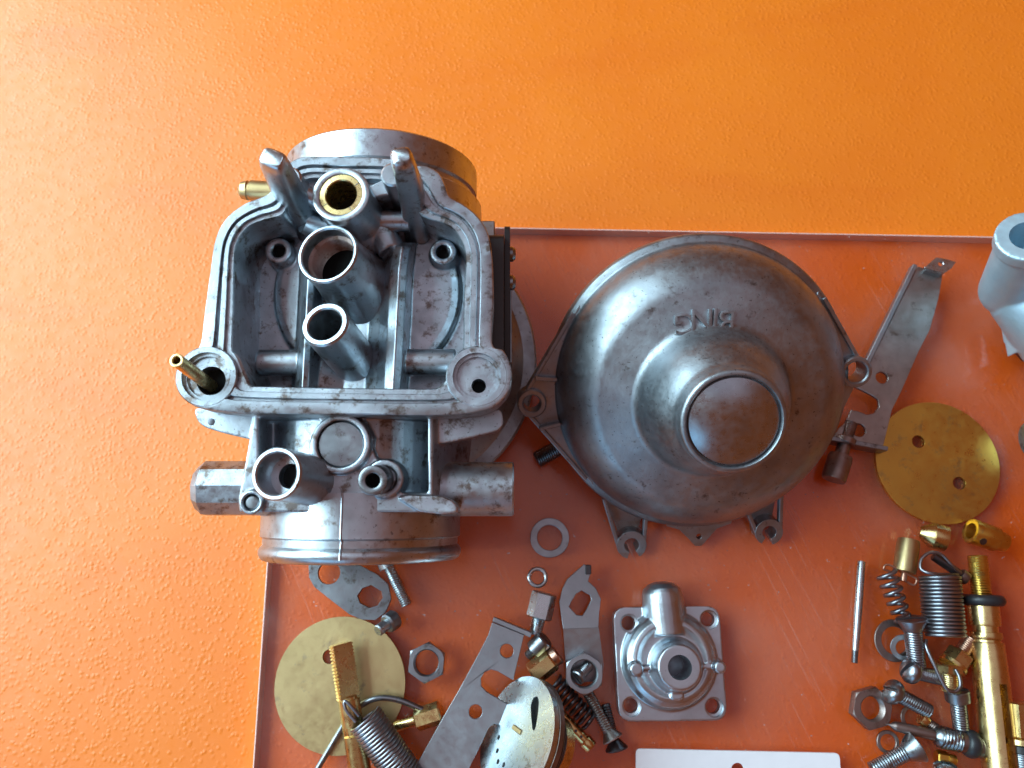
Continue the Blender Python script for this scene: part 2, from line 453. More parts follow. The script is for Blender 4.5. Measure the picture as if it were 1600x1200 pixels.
# chamber roof with the raised round over the venturi
fl = [Vector((a.x + (b.x - a.x) * 0.85, a.y + (b.y - a.y) * 0.85)) for a, b in zip(outer, inner)]
body.prism(fl, -30, -17.6)
vc = A(578, 462, -19)
body.lathe([(0, -28), (21.6, -28), (21.4, -15.9), (20.8, -15.0), (19.4, -14.5), (0, -13.6)], Matrix.Translation((vc.x, vc.y, 0)), 64)
# spine along the chamber carrying the jets
def section(v, pts): return [A(u, v, z) for u, z in pts]
SP = [(458, -24), (463, -15), (468, -8), (476, -5.5), (486, -6.5), (500, -11), (540, -13.5), (575, -13), (592, -10), (604, -6), (618, -4.5), (630, -6), (638, -11), (642, -24)]
rs = []
for v, sh_, dz in ((372, 12, -3), (384, 10, -0.5), (420, 6, 0), (500, 2, 0), (604, -4, 0), (612, -4, 0)):
    rs.append([p + Vector((0, 0, dz)) for p in section(v, [(u + sh_, z) for u, z in SP])])
spine = MB().rings(rs)
def bore_cut(p, q, r, lo=0.5):
    p, q = Vector(p), Vector(q); d = (q - p).normalized()
    return MB().lathe([(0, lo), (r, lo), (r, 60), (0, 60)], axis_m(p, q), 32)
spine.cut([bore_cut(A(574, 462, -18.5), A(511, 396, 3), 5.2), bore_cut(A(556, 566, -15), A(507, 506, 2), 3.2, -2)])
body.add(spine.v, spine.f)
body.tube([A(556, 345, -6), A(572, 372, -12)], [4.6, 5.6], 24)
body.tube([A(590, 350, -9), A(612, 392, -9)], [3.6, 3.0], 20)
# cross passages each side
for (u0, u1, v) in ((405, 480, 567), (630, 712, 566)):
    body.tube([A(u0, v, -11.5), A(u1, v, -11.5)], 2.9, 24)
# corner bosses below the lugs
for c in (le, re_): body.lathe([(0, -16), (4.5, -16), (6.2, -6), (0, -6)], Matrix.Translation((c.x, c.y, 0)), 32)
# screw bosses in the chamber floor (with holes)
for (u, v, dx) in ((434, 391, -14), (692, 393, 12)):
    p = A(u, v, -11); q = A(u + dx, v - 4, -11)
    body.lathe([(1.6, -26), (4.0, -26), (3.0, -11.4), (2.75, -11), (1.7, -11), (1.6, -11.2)], Matrix.Translation((p.x, p.y, 0)), 28, loop=True)
    w = (q - p); pn = Vector((-w.y, w.x, 0)).normalized() * 2.7
    body.prism([(p + pn + w * .55).to_2d(), (q + w * 0.6).to_2d(), (p - pn + w * .55).to_2d()], -26, -11.5)
# main barrel joining both spigots
ZA = -27.5
bc = A(566, 560, ZA)
body.tube([Vector((bc.x, A(560, 650, -7).y, ZA)), Vector((bc.x, A(560, 800, ZA).y, ZA))], 20.5, 48)
body.tube([Vector((bc.x, A(560, 262, -7).y, ZA)), Vector((bc.x, A(560, 290, -7).y, ZA))], 20.5, 48)
# lower block between rim and lower spigot
top_o = [A(u, v, -6).to_2d() for u, v in ((398,640),(676,640),(676,775),(715,790),(706,801),(374,801),(372,780),(384,720))]
bot_o = [A(u, v, -29).to_2d() for u, v in ((412,640),(742,640),(734,720),(722,775),(706,792),(395,792),(392,775),(402,720))]
pk1 = [A(u, v, -6).to_2d() for u, v in ((404,652),(496,652),(501,662),(486,680),(482,698),(484,714),(455,722),(404,722))]
pk2 = [A(u, v, -6).to_2d() for u, v in ((566,652),(668,650),(669,770),(626,770),(622,745),(606,722),(588,716),(582,700),(584,684),(574,664))]
block = MB().prism(top_o, -29, -6, bottom=bot_o)
block.cut([MB().prism(pk1, -21, 3), MB().prism(pk2, -22, 3)])
body.add(block.v, block.f)
# wings under the rim
wl = [A(u, v, -9).to_2d() for u, v in ((302,638),(308,658),(320,668),(350,677),(398,688),(398,630))]
body.cutters = []
body.prism(rounded(wl, 1.2), -13, -9)
wr = [A(u, v, -9).to_2d() for u, v in ((672,694),(700,692),(745,682),(780,673),(787,662),(784,640),(672,630))]
body.prism(rounded(wr, 1.2), -13, -9)
# plug boss, pipe bosses, lozenge pad
pp = A(533, 694, -5); body.lathe([(4.85, -20), (6.3, -20), (6.2, -4.4), (6.0, -4.1), (5.0, -4.1), (4.85, -4.4)], Matrix.Translation((pp.x, pp.y, 0)), 40, loop=True)
body.lathe([(0, -20), (5.2, -20), (5.2, -6.0), (0, -6.0)], Matrix.Translation((pp.x, pp.y, 0)), 40)
p2 = A(600, 748, -5); body.lathe([(2.6, -20), (4.2, -20), (4.0, -5.2), (3.8, -5.0), (2.75, -5.0), (2.6, -5.2)], Matrix.Translation((p2.x, p2.y, 0)), 36, loop=True)
lz = [A(u, v, -4.6).to_2d() for u, v in ((620,778),(636,773),(690,775),(708,782),(717,793),(714,801),(690,804),(655,800))]
body.prism(rounded(lz, 0.8), -12, -4.2)
p3 = A(392, 785, -4.6); body.lathe([(1.7, -14), (2.9, -14), (2.5, -4.8), (2.3, -4.6), (1.8, -4.6), (1.7, -4.8)], Matrix.Translation((p3.x, p3.y, 0)), 28, loop=True)
# bridge under the pillars and side foot of the wall
body.prism([A(u, v, -2).to_2d() for u, v in ((470,268),(610,268),(612,300),(468,300))], -8, -3.0)
body.remesh(0.26, 2, 0.4)
body.build('casting', ALU, carb, raw=True, angle=60)

def part(mb, name, mat=None, bevel=0.0, parent=None, angle=32):
    return mb.build(name, mat or ALU_MACH, parent or carb, bevel, angle, org=(0, 0, 0))
rp = lambda u, v, z, r: FC.r(u, v, z, r)
# ---- jet pipes
t1 = A(532, 303, 5); b1 = A(577, 372, -18)
part(MB().pipe(b1, t1, rp(532, 303, 5, 46), rp(532, 303, 5, 34), 14, 56, 0.45, 3.0), 'needle_jet_pipe')
Mx = axis_m(b1, t1); L1 = (t1 - b1).length; ri = rp(532, 303, 5, 34)
sl = part(MB().lathe([(ri - 0.02, L1 - 9), (ri - 0.02, L1 - 0.35), (ri - 1.05, L1 - 0.3), (ri - 1.25, L1 - 0.55), (ri - 1.25, L1 - 9)], Mx, 56, loop=True), 'brass_sleeve', BRASS)
for k in range(4):
    a = k * math.pi / 2 + 0.6
    part(MB().box((0, 0, 0), (1.15, 0.12, 0.06), Mx @ Matrix.Translation((0, 0, L1 - 0.30)) @ Matrix.Rotation(a, 4, 'Z') @ Matrix.Translation((ri - 0.55, 0, 0))), 'punch_mark', DARK, parent=sl)
t2 = A(511, 396, 3); b2 = A(574, 462, -18.5)
ro2, ri2 = rp(511, 396, 3, 50), rp(511, 396, 3, 42.5)
part(MB().lathe([(0, 0), (ro2 + 3.4, 0), (ro2 + 2.4, 3), (ro2 + 1.2, 8), (ro2 + 0.3, 14), (ro2, 17), (ro2, (t2-b2).length - 0.4), (ro2 - 0.3, (t2-b2).length), (ri2 + 0.3, (t2-b2).length), (ri2, (t2-b2).length - 0.3), (ri2, (t2-b2).length - 2.6), (ri2 + 0.02, (t2-b2).length - 3.2), (ri2 + 0.02, 2), (0, 2)], axis_m(b2, t2), 56), 'main_jet_pipe')
Mx = axis_m(b2, t2); n_t = 10; LT = (t2 - b2).length - 3.1 - 8.5
pr = []
for k in range(n_t):
    z = LT + k * 0.85
    pr += [(ri2 - 0.1, z), (ri2 - 0.62, z + 0.42)]
pr = pr + [(ri2 + 0.05, LT + n_t * 0.85), (ri2 + 0.05, LT)]
part(MB().lathe(pr, Mx, 48, loop=True), 'inner_thread', RUST)  # browner metal than the pipe, darkening the bore wall by colour
t3 = A(507, 506, 2); b3 = A(556, 566, -15)
ro3, ri3 = rp(507, 506, 2, 38.5), rp(507, 506, 2, 27.5); L3 = (t3 - b3).length
part(MB().lathe([(0, -ro3 * 0.75), (ro3 * 0.6, -ro3 * 0.6), (ro3 * 0.9, -ro3 * 0.25), (ro3 * 1.0, 0.6), (ro3, L3 - 0.5), (ro3 - 0.35, L3), (ri3 + 0.3, L3), (ri3, L3 - 0.35), (ri3, 3), (0, 3)], axis_m(b3, t3), 48), 'pilot_jet_pipe')
part(MB().prism([(0, -11), (2.2, -11), (0.9, 1.5), (0, 1.5)], -0.55, 0.55, M=Matrix.Translation(A(527, 470, -8)) @ Matrix.Rotation(math.radians(90), 4, 'X')), 'web')
# ---- float pillars
def pillar(rows, name):
    """rows: (u, v, z, half width, half depth, turn)"""
    rs = []
    for u, v, z, a, b, rot in rows:
        c = A(u, v, z); ring = []
        for k in range(20):
            t = 2 * math.pi * k / 20
            x = a * math.copysign(abs(math.cos(t)) ** 0.55, math.cos(t)); y = b * math.copysign(abs(math.sin(t)) ** 0.55, math.sin(t))
            cr, sr = math.cos(rot), math.sin(rot)
            ring.append(Vector((c.x + x * cr - y * sr, c.y + x * sr + y * cr, z)))
        rs.append(ring)
    return MB().rings(rs)
pl = part(pillar([(500, 372, -16, 4.6, 3.4, -.5), (474, 338, -8, 3.6, 2.6, -.55), (450, 298, 2, 3.4, 2.5, -.5), (430, 257, 12.5, 2.75, 2.2, -.4), (426, 248, 14.0, 2.5, 1.9, -.4), (425, 246, 14.6, 2.0, 1.4, -.4)], 'p'), 'float_pillar', angle=50)
sh1 = A(452, 278, 5.0); part(MB().lathe([(0, -14), (2.9, -14), (2.5, -0.4), (2.1, 0), (0, 0)], Matrix.Translation(sh1), 28), 'shoulder', parent=pl)
part(MB().tube([A(458, 292, 0), A(512, 322, -4)], [1.5, 2.6], 16), 'strut', parent=pl)
part(MB().tube([A(474, 345, -6), A(520, 362, -10)], [2.6, 3.6], 16), 'strut', parent=pl)
pr_ = part(pillar([(652, 362, -14, 2.9, 2.9, 0), (648, 330, -5, 2.7, 2.7, 0), (641, 292, 4, 2.6, 2.4, 0), (629, 252, 12.8, 2.25, 2.1, .2), (627, 245, 14.0, 2.0, 1.9, .2), (627, 243, 14.6, 1.5, 1.3, .2)], 'p'), 'float_pillar', angle=50)
sh2 = A(614, 272, 5.0); part(MB().lathe([(0, -14), (2.7, -14), (2.6, -0.4), (2.2, 0), (0, 0)], Matrix.Translation(sh2), 28), 'shoulder', parent=pr_)
part(MB().tube([A(588, 345, -7), A(640, 346, -7)], 2.3, 20), 'strut', parent=pr_)
part(MB().prism([A(u, v, -2).to_2d() for u, v in ((574, 296), (606, 280), (620, 292), (612, 306), (578, 312))], -9, -1.0), 'web', ALU, 0.3, parent=pr_)
# ---- brass overflow pipe in the left lug
part(MB().pipe(A(330, 603, -4), A(276, 563, 13.5), rp(276, 563, 13, 11), rp(276, 563, 13, 6.5), 7, 24, 0.12), 'brass_overflow_pipe', BRASS)
# ---- lower block fittings
part(MB().lathe([(0, -7), (4.75, -7), (4.75, -5.1), (4.5, -4.85), (0, -4.75)], Matrix.Translation((pp.x, pp.y, 0)), 40), 'core_plug', STEEL)
t4 = A(431, 740, 8); b4 = A(497, 752, -11); ro4, ri4 = rp(431, 740, 8, 42), rp(431, 740, 8, 33)
L4 = (t4 - b4).length
part(MB().lathe([(0, 0), (ro4 + 0.8, 0), (ro4 + 0.3, 4), (ro4, 8), (ro4, L4 - 0.4), (ro4 - 0.3, L4), (ri4 + 0.3, L4), (ri4, L4 - 0.3), (ri4, L4 - 6), (ri4 - 1.5, L4 - 6.2), (ri4 - 1.6, L4 - 12), (0, L4 - 12)], axis_m(b4, t4), 48), 'air_jet_pipe')
part(MB().pipe(A(598, 748, -9), A(582, 751, 1.0), rp(582, 751, 1, 23.5), rp(582, 751, 1, 11.5), 6, 32, 0.3), 'vent_pipe', STEEL)
part(MB().lathe([(0, -8), (1.62, -8), (1.62, -5.6), (1.2, -5.2), (0, -5.1)], Matrix.Translation((p3.x, p3.y, 0)), 24), 'pin', STEEL)
pw = A(330, 659, -9); part(MB().lathe([(0, -1), (0.75, -1), (0.75, 0.12), (0, 0.25)], Matrix.Translation(pw), 16), 'pin', DARK)
# ---- throttle shaft bosses
def boss_x(u0, u1, v, z, r, cham, flats=0):
    p0, p1 = A(u0, v, z), A(u1, v, z); L = (p1 - p0).length
    return MB().lathe([(0, 0), (r, 0), (r, L - cham), (r - cham * 0.8, L), (0, L)], axis_m(p0, p1, math.pi / 8), flats or 48)
part(boss_x(430, 309, 763, -16, rp(350, 763, -16, 43), 1.9, 10), 'shaft_boss', ALU, 0.4)
part(boss_x(690, 803, 764, -16, rp(750, 764, -16, 42), 0.35), 'shaft_boss', ALU)
# ---- spigots
def spigot(prof, yc, name, mat, seg=96):
    M = Matrix.Translation((bc.x, 0, ZA)) @ Matrix.Rotation(math.radians(-90), 4, 'X')
    return part(MB().lathe(prof, M, seg, loop=True), name, mat)
Rl = (A(717, 835, ZA + 3).x - A(407, 835, ZA + 3).x) / 2
cxl = (A(717, 835, ZA + 3).x + A(407, 835, ZA + 3).x) / 2
yend = A(560, 884, ZA + Rl).y; y0 = A(560, 770, ZA + Rl).y
ygr = A(560, 853, ZA + Rl).y
Ml = Matrix.Translation((cxl, 0, ZA)) @ Matrix.Rotation(math.radians(90), 4, 'X')
ye, yg = -yend, -ygr
prf = [(17, -y0), (Rl, -y0), (Rl, yg - 1.3), (Rl - 0.5, yg - 0.9), (Rl - 0.6, yg + 0.6), (Rl - 0.1, yg + 1.1), (Rl + 0.25, yg + 1.7), (Rl + 0.25, ye - 1.3), (Rl - 0.3, ye - 0.3), (Rl - 0.8, ye), (17.5, ye), (17, ye - 0.5)]
spl = part(MB().lathe(prf, Ml, 128, loop=True), 'intake_spigot', ALU_MACH)
xs = A(533, 830, ZA + Rl).x - cxl
zz = math.sqrt(max(0, Rl * Rl - xs * xs))
seam = MB()
sy = [(y0, .0), (ygr + 1.3, .0), (ygr + 0.8, -.45), (ygr - 0.7, -.45), (ygr - 1.6, .28), (yend + 1.0, .28)]
seam.tube([Vector((cxl + xs + random.uniform(-.12, .12), y, ZA + zz + d - 0.05)) for y, d in sy], 0.28, 8)
part(seam, 'mould_seam', ALU_MACH, parent=spl)
Ru = (A(744, 270, ZA + 3).x - A(447, 270, ZA + 3).x) / 2
cxu = (A(744, 270, ZA + 3).x + A(447, 270, ZA + 3).x) / 2
ytop = A(590, 198, ZA + Ru).y; yb = A(590, 292, ZA + Ru).y; yk = A(600, 262, ZA + Ru).y
Mu = Matrix.Translation((cxu, 0, ZA)) @ Matrix.Rotation(math.radians(-90), 4, 'X')
prf = [(18.5, yb), (Ru + 1.2, yb), (Ru + 1.2, yk), (Ru + 0.7, yk + 0.6), (Ru - 0.6, yk + 1.0), (Ru - 0.6, yk + 2.4), (Ru, yk + 2.9), (Ru, ytop - 0.5), (Ru - 0.5, ytop), (19.0, ytop), (18.5, ytop - 0.5)]
part(MB().lathe(prf, Mu, 128, loop=True), 'air_spigot', ALU_MACH)
# ---- vacuum chamber the body stands on
vb = A(621, 566, -49)
vr = (A(835, 560, -49) - A(621, 566, -49)).length
part(MB().lathe([(0, -50.5), (vr, -50.5), (vr + 0.5, -50), (vr + 0.5, -47.2), (vr, -46.7), (vr - 3, -46.5), (vr - 5, -45), (vr - 8, -38), (vr - 12, -33), (22, -30), (0, -30)], Matrix.Translation((vb.x, vb.y, 0)), 96), 'vacuum_chamber', ALU_DOME)
for a in (math.radians(70), math.radians(200), math.radians(310)):
    c = Vector((vb.x + (vr + 1.5) * math.cos(a), vb.y + (vr + 1.5) * math.sin(a), 0))
# ---- black lever plate on the right side with its screws
def wall_plate(uv, x_off, t, name, mat, z):
    pass
xw = A(776, 460, -8).x
def yz_prism(pts, x0, x1):
    # pts in (y, z)
    M = Matrix(((0, 0, 1, 0), (1, 0, 0, 0), (0, 1, 0, 0), (0, 0, 0, 1)))
    return MB().prism(pts, x0, x1, M=M)
ya, yb_, yc_ = A(785, 350, -9).y, A(785, 370, -9).y, A(785, 590, -9).y
lev = part(yz_prism(rounded([(yc_, -6.5), (yb_, -6.5), (yb_, -26), (yc_, -26)], 2.0), xw - 2.0, xw + 1.6), 'choke_cover', BLACKPL, 0.5)
part(yz_prism(rounded([(yc_ + 2, -12), (ya, -9), (ya, -24), (yc_ + 2, -24)], 2.0), xw + 1.65, xw + 2.9), 'backing_plate', BLACKPL, 0.4, parent=lev)
part(yz_prism([(yc_ + 4, -13), (yb_ - 8, -13), (yb_ - 8, -22), (yc_ + 4, -22)], xw + 2.9, xw + 3.3), 'clip_strip', STEEL, 0.1, parent=lev)
for v in (395, 440):
    c = A(790, v, -12)
    part(MB().lathe([(0, 0), (1.7, 0), (1.7, 0.6), (1.2, 1.2), (0, 1.4)], Matrix.Translation((xw + 2.9, c.y, -13)) @ Matrix.Rotation(math.radians(90), 4, 'Y'), 20), 'screw_head', STEEL, parent=lev)
part(MB().box((xw - 2.8, ya - 1, -14), (4.6, 4, 9)), 'bracket', SHEET_OLD, 0.3)
# ---- pale nipple at upper left
n0, n1 = A(432, 300, -8), A(372, 297, -8); Ln = (n1 - n0).length
part(MB().lathe([(0, 0), (2.3, 0), (2.3, Ln - 3.0), (2.0, Ln - 2.8), (2.0, Ln - 2.5), (2.2, Ln - 2.2), (1.9, Ln - 0.9), (1.0, Ln - 0.15), (0, Ln)], axis_m(n0, n1), 28), 'brass_nipple', BRASS_PALE)

# ---- black discs that paint the shade of deep bores
def bore_shade_disc(p, q, back, r, parent=None):
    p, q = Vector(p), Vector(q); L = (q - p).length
    part(MB().lathe([(0, L - back - 0.2), (r, L - back - 0.2), (r, L - back), (0, L - back)], axis_m(p, q), 28), 'bore_shade_disc', SHADE_BLACK, parent=parent)
bore_shade_disc(b1, t1, 8.8, ri - 1.0); bore_shade_disc(b2, t2, 9.0, ri2 - 0.1); bore_shade_disc(b3, t3, 10.0, ri3 + 0.2); bore_shade_disc(b4, t4, 8.0, ri4 - 1.3)
bore_shade_disc(A(598, 748, -9), A(582, 751, 1.0), 4.5, rp(582, 751, 1, 12.5))
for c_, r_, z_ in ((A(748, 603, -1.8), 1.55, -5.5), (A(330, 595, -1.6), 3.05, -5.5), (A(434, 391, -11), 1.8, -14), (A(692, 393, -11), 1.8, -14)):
    part(MB().lathe([(0, z_), (r_, z_), (r_, z_ + .2), (0, z_ + .2)], Matrix.Translation((c_.x, c_.y, 0)), 20), 'bore_shade_disc', SHADE_BLACK)
# ------------------------------------------------------------------ domed cover, tipped towards the lower edge
DR = 37.0
d_rot = math.radians(28.0)
d_org = at(1086, 600, DR * math.sin(d_rot) + 1.6)
FD = Frame(Matrix.Translation(d_org) @ Matrix.Rotation(d_rot, 4, 'X'))
D = FD.at
dome = thing('dome_cover', 'grey cast aluminium dome cover with raised lettering and a round cap', 'carburettor cover', d_org, rot=(d_rot, 0, 0))
def dpart(mb, name, mat=None, bevel=0.0, parent=None, angle=32, raw=False):
    return mb.build(name, mat or ALU_DOME, parent or dome, bevel, angle, org=(0, 0, 0), raw=raw)
shell = MB()
P0 = [(0, 0.2), (DR - 3, 0.2), (DR - 2.5, -0.6), (DR - 0.4, -0.6), (DR, -0.2), (DR, 2.8), (DR - 0.5, 3.4), (DR - 1.6, 3.6), (DR - 2.0, 4.0), (DR - 2.2, 5.0), (DR - 2.8, 7.4), (DR - 4.0, 10.2),
      (DR - 6.0, 12.8), (DR - 8.2, 14.8), (DR - 9.6, 15.7), (DR - 10.4, 16.1), (DR - 11.4, 16.4), (18.9, 17.4), (18.0, 17.8), (17.2, 18.8), (16.5, 20.6), (15.6, 23.6), (14.4, 26.6), (12.9, 29.2), (12.0, 30.4), (11.6, 31.2), (11.4, 32.2), (11.2, 34.2), (11.0, 34.8), (10.6, 35.1), (10.1, 35.1), (9.85, 34.8), (9.8, 33.9), (0, 33.9)]
shell.lathe(P0, None, 128)
dpart(shell, 'shell', angle=40)
# ears with holes: tangent plates
def ear(tip_uv, r, spread, holes_r, z0, z1):
    tip = D(*tip_uv, z1).to_2d(); a0 = math.atan2(tip.y, tip.x)
    pts = []
    for k in range(9):
        a = a0 + spread - 2 * spread * k / 8
        if k in (0, 8): pts.append(Vector((DR - 1.2) * v for v in ()) if False else Vector(((DR - 1.0) * math.cos(a), (DR - 1.0) * math.sin(a))))
    tipc = [tip + Vector((math.cos(a0 + t), math.sin(a0 + t))) * r for t in [(-1.35 + 2.7 * k / 10) for k in range(11)]]
    pl = [pts[1]] + tipc + [pts[0]] + [Vector((25 * math.cos(a0 + spread * .6), 25 * math.sin(a0 + spread * .6))), Vector((25 * math.cos(a0 - spread * .6), 25 * math.sin(a0 - spread * .6)))]
    return MB().prism(pl, z0, z1, [circ(tip, holes_r, 24)]), tip, a0
e1, tip1, a1 = ear((831, 629), 3.7, math.radians(40), 2.1, 0.0, 3.7)
ed = dpart(e1, 'ear', None, 0.35)
dpart(MB().lathe([(2.1, 0.1), (3.75, 0.1), (3.6, 4.6), (3.3, 4.9), (2.4, 4.9), (2.1, 4.6)], Matrix.Translation((tip1.x, tip1.y, 0)), 32, loop=True), 'screw_eye', None, parent=ed)
for s in (-1, 1):
    a = a1 + s * 0.16
    dpart(MB().box((DR + 0.6, 0, 4.2), (5.5, 0.9, 3.6), Matrix.Rotation(a, 4, 'Z')), 'rib', None, 0.2, parent=ed)
# raised outer walls that run from the eye to the flange
def wall_line(p, q, h, t=1.0):
    p, q = Vector(p), Vector(q); n = Vector((-(q - p).y, (q - p).x)).normalized() * t / 2
    return MB().prism([p + n, q + n, q - n, p - n], 0.2, h)
for s in (-1, 1):
    a = a1 + s * math.radians(36)
    n = Vector((math.cos(a1 + s * 1.25), math.sin(a1 + s * 1.25)))
    dpart(wall_line(tip1 + n * 3.1, ((DR - 0.9) * math.cos(a), (DR - 0.9) * math.sin(a)), 4.2), 'edge_wall', None, 0.25, parent=ed)
e2, tip2, a2 = ear((1331, 578), 3.9, math.radians(34), 2.6, 0.0, 3.7)
ed = dpart(e2, 'ear', None, 0.35)
dpart(MB().lathe([(2.6, 0.1), (3.9, 0.1), (3.8, 6.2), (3.5, 6.5), (2.9, 6.5), (2.6, 6.2)], Matrix.Translation((tip2.x, tip2.y, 0)), 32, loop=True), 'screw_eye', None, parent=ed)
n = Vector((math.cos(a2 + 1.2), math.sin(a2 + 1.2))); a = a2 + math.radians(31)
dpart(wall_line(tip2 + n * 3.3, ((DR - 0.9) * math.cos(a), (DR - 0.9) * math.sin(a)), 4.6), 'edge_wall', None, 0.25, parent=ed)
# two slotted cable lugs at the lower edge and the tab with a hole
def lug(tip_uv, base_l, base_r, r, slot_a):
    z1 = 2.2
    tip = D(*tip_uv, z1).to_2d()
    bl, br = D(*base_l, z1).to_2d(), D(*base_r, z1).to_2d()
    C = []
    for k in range(25):
        t = slot_a + 0.42 + (2 * math.pi - 0.84) * k / 24
        C.append(tip + Vector((math.cos(t), math.sin(t))) * r)
    ci = [tip + (p - tip) * 0.5 for p in C]
    ring_ = C + list(reversed(ci))
    L = dpart(MB().prism(ring_, -3.0, z1), 'cable_lug', None, 0.25)
    ax = (tip - (bl + br) / 2).normalized(); nn = Vector((-ax.y, ax.x))
    for p, sgn in ((bl, -1), (br, 1)):
        side = nn if (p - tip).dot(nn) > 0 else -nn
        q = tip + side * (r - 0.5) - ax * 0.4
        dpart(wall_line(p, q, z1 - 0.2, 1.1), 'side_wall', None, 0.25, parent=L)
    w = nn * (r - 1.2)
    dpart(MB().prism([bl, tip + w - ax * r * 0.7, tip - w - ax * r * 0.7, br], -2.6, -1.6) if (bl - tip).dot(nn) > 0 else MB().prism([br, tip + w - ax * r * 0.7, tip - w - ax * r * 0.7, bl], -2.6, -1.6), 'web', None, parent=L)
lug((987, 852), (944, 780), (1010, 806), rr := 3.9, math.radians(-80))
lug((1202, 832), (1165, 790), (1222, 770), 3.6, math.radians(-95))
tb = [D(u, v, 2.0).to_2d() for u, v in ((1035, 800), (1042, 822), (1062, 828), (1076, 842), (1086, 853), (1096, 853), (1106, 842), (1120, 826), (1142, 818), (1150, 800))]
th = D(1092, 838, 2.0).to_2d()
dpart(MB().prism(tb, 0.4, 2.0, [circ(th, 0.75, 16)]), 'tab', None, 0.2)
# cap
dpart(MB().lathe([(0, 33.0), (9.6, 33.0), (9.6, 34.2), (9.3, 34.6), (8.2, 35.0), (6.4, 35.65), (3.5, 36.15), (0, 36.35)], None, 72), 'cap', metal('scuffed_cap_steel', (0.46, 0.51, 0.55), (0.35, 0.39, 0.43), (0.24, 0.36), (0.26, 0.26, 0.28), 0.62, 0.4, 0.12))
# raised lettering on the shoulder, read from the far side
def letter(ch, size, depth):
    cu = bpy.data.curves.new('t', 'FONT'); cu.body = ch; cu.size = size; cu.extrude = depth; cu.align_x = 'CENTER'; cu.align_y = 'CENTER'; cu.offset = 0.0
    cu.bevel_depth = 0.05; cu.bevel_resolution = 1; cu.resolution_u = 6
    ob = bpy.data.objects.new('t', cu); COL.objects.link(ob)
    dg = bpy.context.evaluated_depsgraph_get(); dg.update()
    me = bpy.data.meshes.new_from_object(ob.evaluated_get(dg))
    mb = MB(); mb.v = [v.co.copy() for v in me.vertices]; mb.f = [tuple(p.vertices) for p in me.polygons]
    bpy.data.objects.remove(ob)
    return mb
for ch, u, v, rz in (('B', 1136, 500, 176), ('I', 1117, 497, 178), ('N', 1096, 498, 181), ('G', 1069, 504, 186)):
    q = D(u, v, 17.2)
    rr_ = math.hypot(q.x, q.y); zt = 16.4 + (25.6 - rr_) / 6.7 * 1.0 + 0.38
    q = D(u, v, zt)
    mb = letter(ch, 6.9, 0.45)
    M = Matrix.Translation((q.x, q.y, zt)) @ Matrix.Rotation(math.radians(-8.5), 4, 'X') @ Matrix.Rotation(math.radians(rz), 4, 'Z')
    mb.v = [M @ p for p in mb.v]
    dpart(mb, 'raised_letter', ALU_DOME)
# hidden slide piston that props the cover up at its far side
pz = FD.I @ Vector((d_org.x, d_org.y + 14, 0)) ; pt = FD.I @ Vector((d_org.x, d_org.y + 14, 24.5))
dpart(MB().lathe([(0, 0), (9, 0), (9, 24), (8.5, 24.5), (0, 24.5)], axis_m(pz, pt), 40), 'slide_piston', ALU_MACH)
# ------------------------------------------------------------------ loose parts on the sheet
W = WORLD
def wr(u, v, z, r): return WORLD.r(u, v, z, r)
def hexring(r, n=6, rot=0.0): return [Vector((r * math.cos(2 * math.pi * k / n + rot), r * math.sin(2 * math.pi * k / n + rot))) for k in range(n)]
def hex_nut(name, uv, z, h, ro_px, ri_px, rot, mat, label, cat='nut', tilt=None, group=None):
    c = at(*uv, z + h / 2); ro, ri = wr(*uv, z + h, ro_px), wr(*uv, z + h, ri_px)
    M = Matrix.Translation((c.x, c.y, z))
    if tilt: M = M @ tilt
    hx = MB().prism(hexring(ro, 6, rot), 0, h)
    hx.cut([MB().lathe([(0, -1), (ri, -1), (ri, h + 1), (0, h + 1)], None, 40), ])
    # chamfered corners: intersect by trimming with a cone ring
    n = 40; cone = MB().lathe([(ro * 0.90, h + 0.01), (ro * 1.25, h - ro * 0.2), (ro * 1.25, h + 0.6), (ro * 0.9, h + 0.6)], None, n, loop=True)
    hx.cut([cone])
    root = thing(name, label, cat, (c.x, c.y, z), group)
    mb = MB().add(hx.v, hx.f, M)
    mb.build('hex_body', mat, root, 0.12)
    pr = []; k = 0; p = 0.55
    while (k + 1) * p < h: pr += [(ri + 0.02, k * p + 0.05), (ri - 0.28, k * p + p * 0.5)]; k += 1
    pr += [(ri + 0.02, k * p), (ri + 0.1, k * p), (ri + 0.1, 0.05)]
    MB().lathe(pr, M, 32, loop=True).build('inner_thread', mat, root)
    return root
def washer(name, uv, z, h, ro_px, ri_px, mat, label, tilt=(0, 0), bev=0.12):
    c = at(*uv, z + h); ro, ri = wr(*uv, z + h, ro_px), wr(*uv, z + h, ri_px)
    M = Matrix.Translation((c.x, c.y, z)) @ Matrix.Rotation(tilt[0], 4, 'X') @ Matrix.Rotation(tilt[1], 4, 'Y')
    mb = MB().lathe([(ri, 0), (ro, 0), (ro, h), (ri, h)], M, 48, loop=True)
    return solo(mb, name, mat, label, 'washer', (c.x, c.y, z), bev)
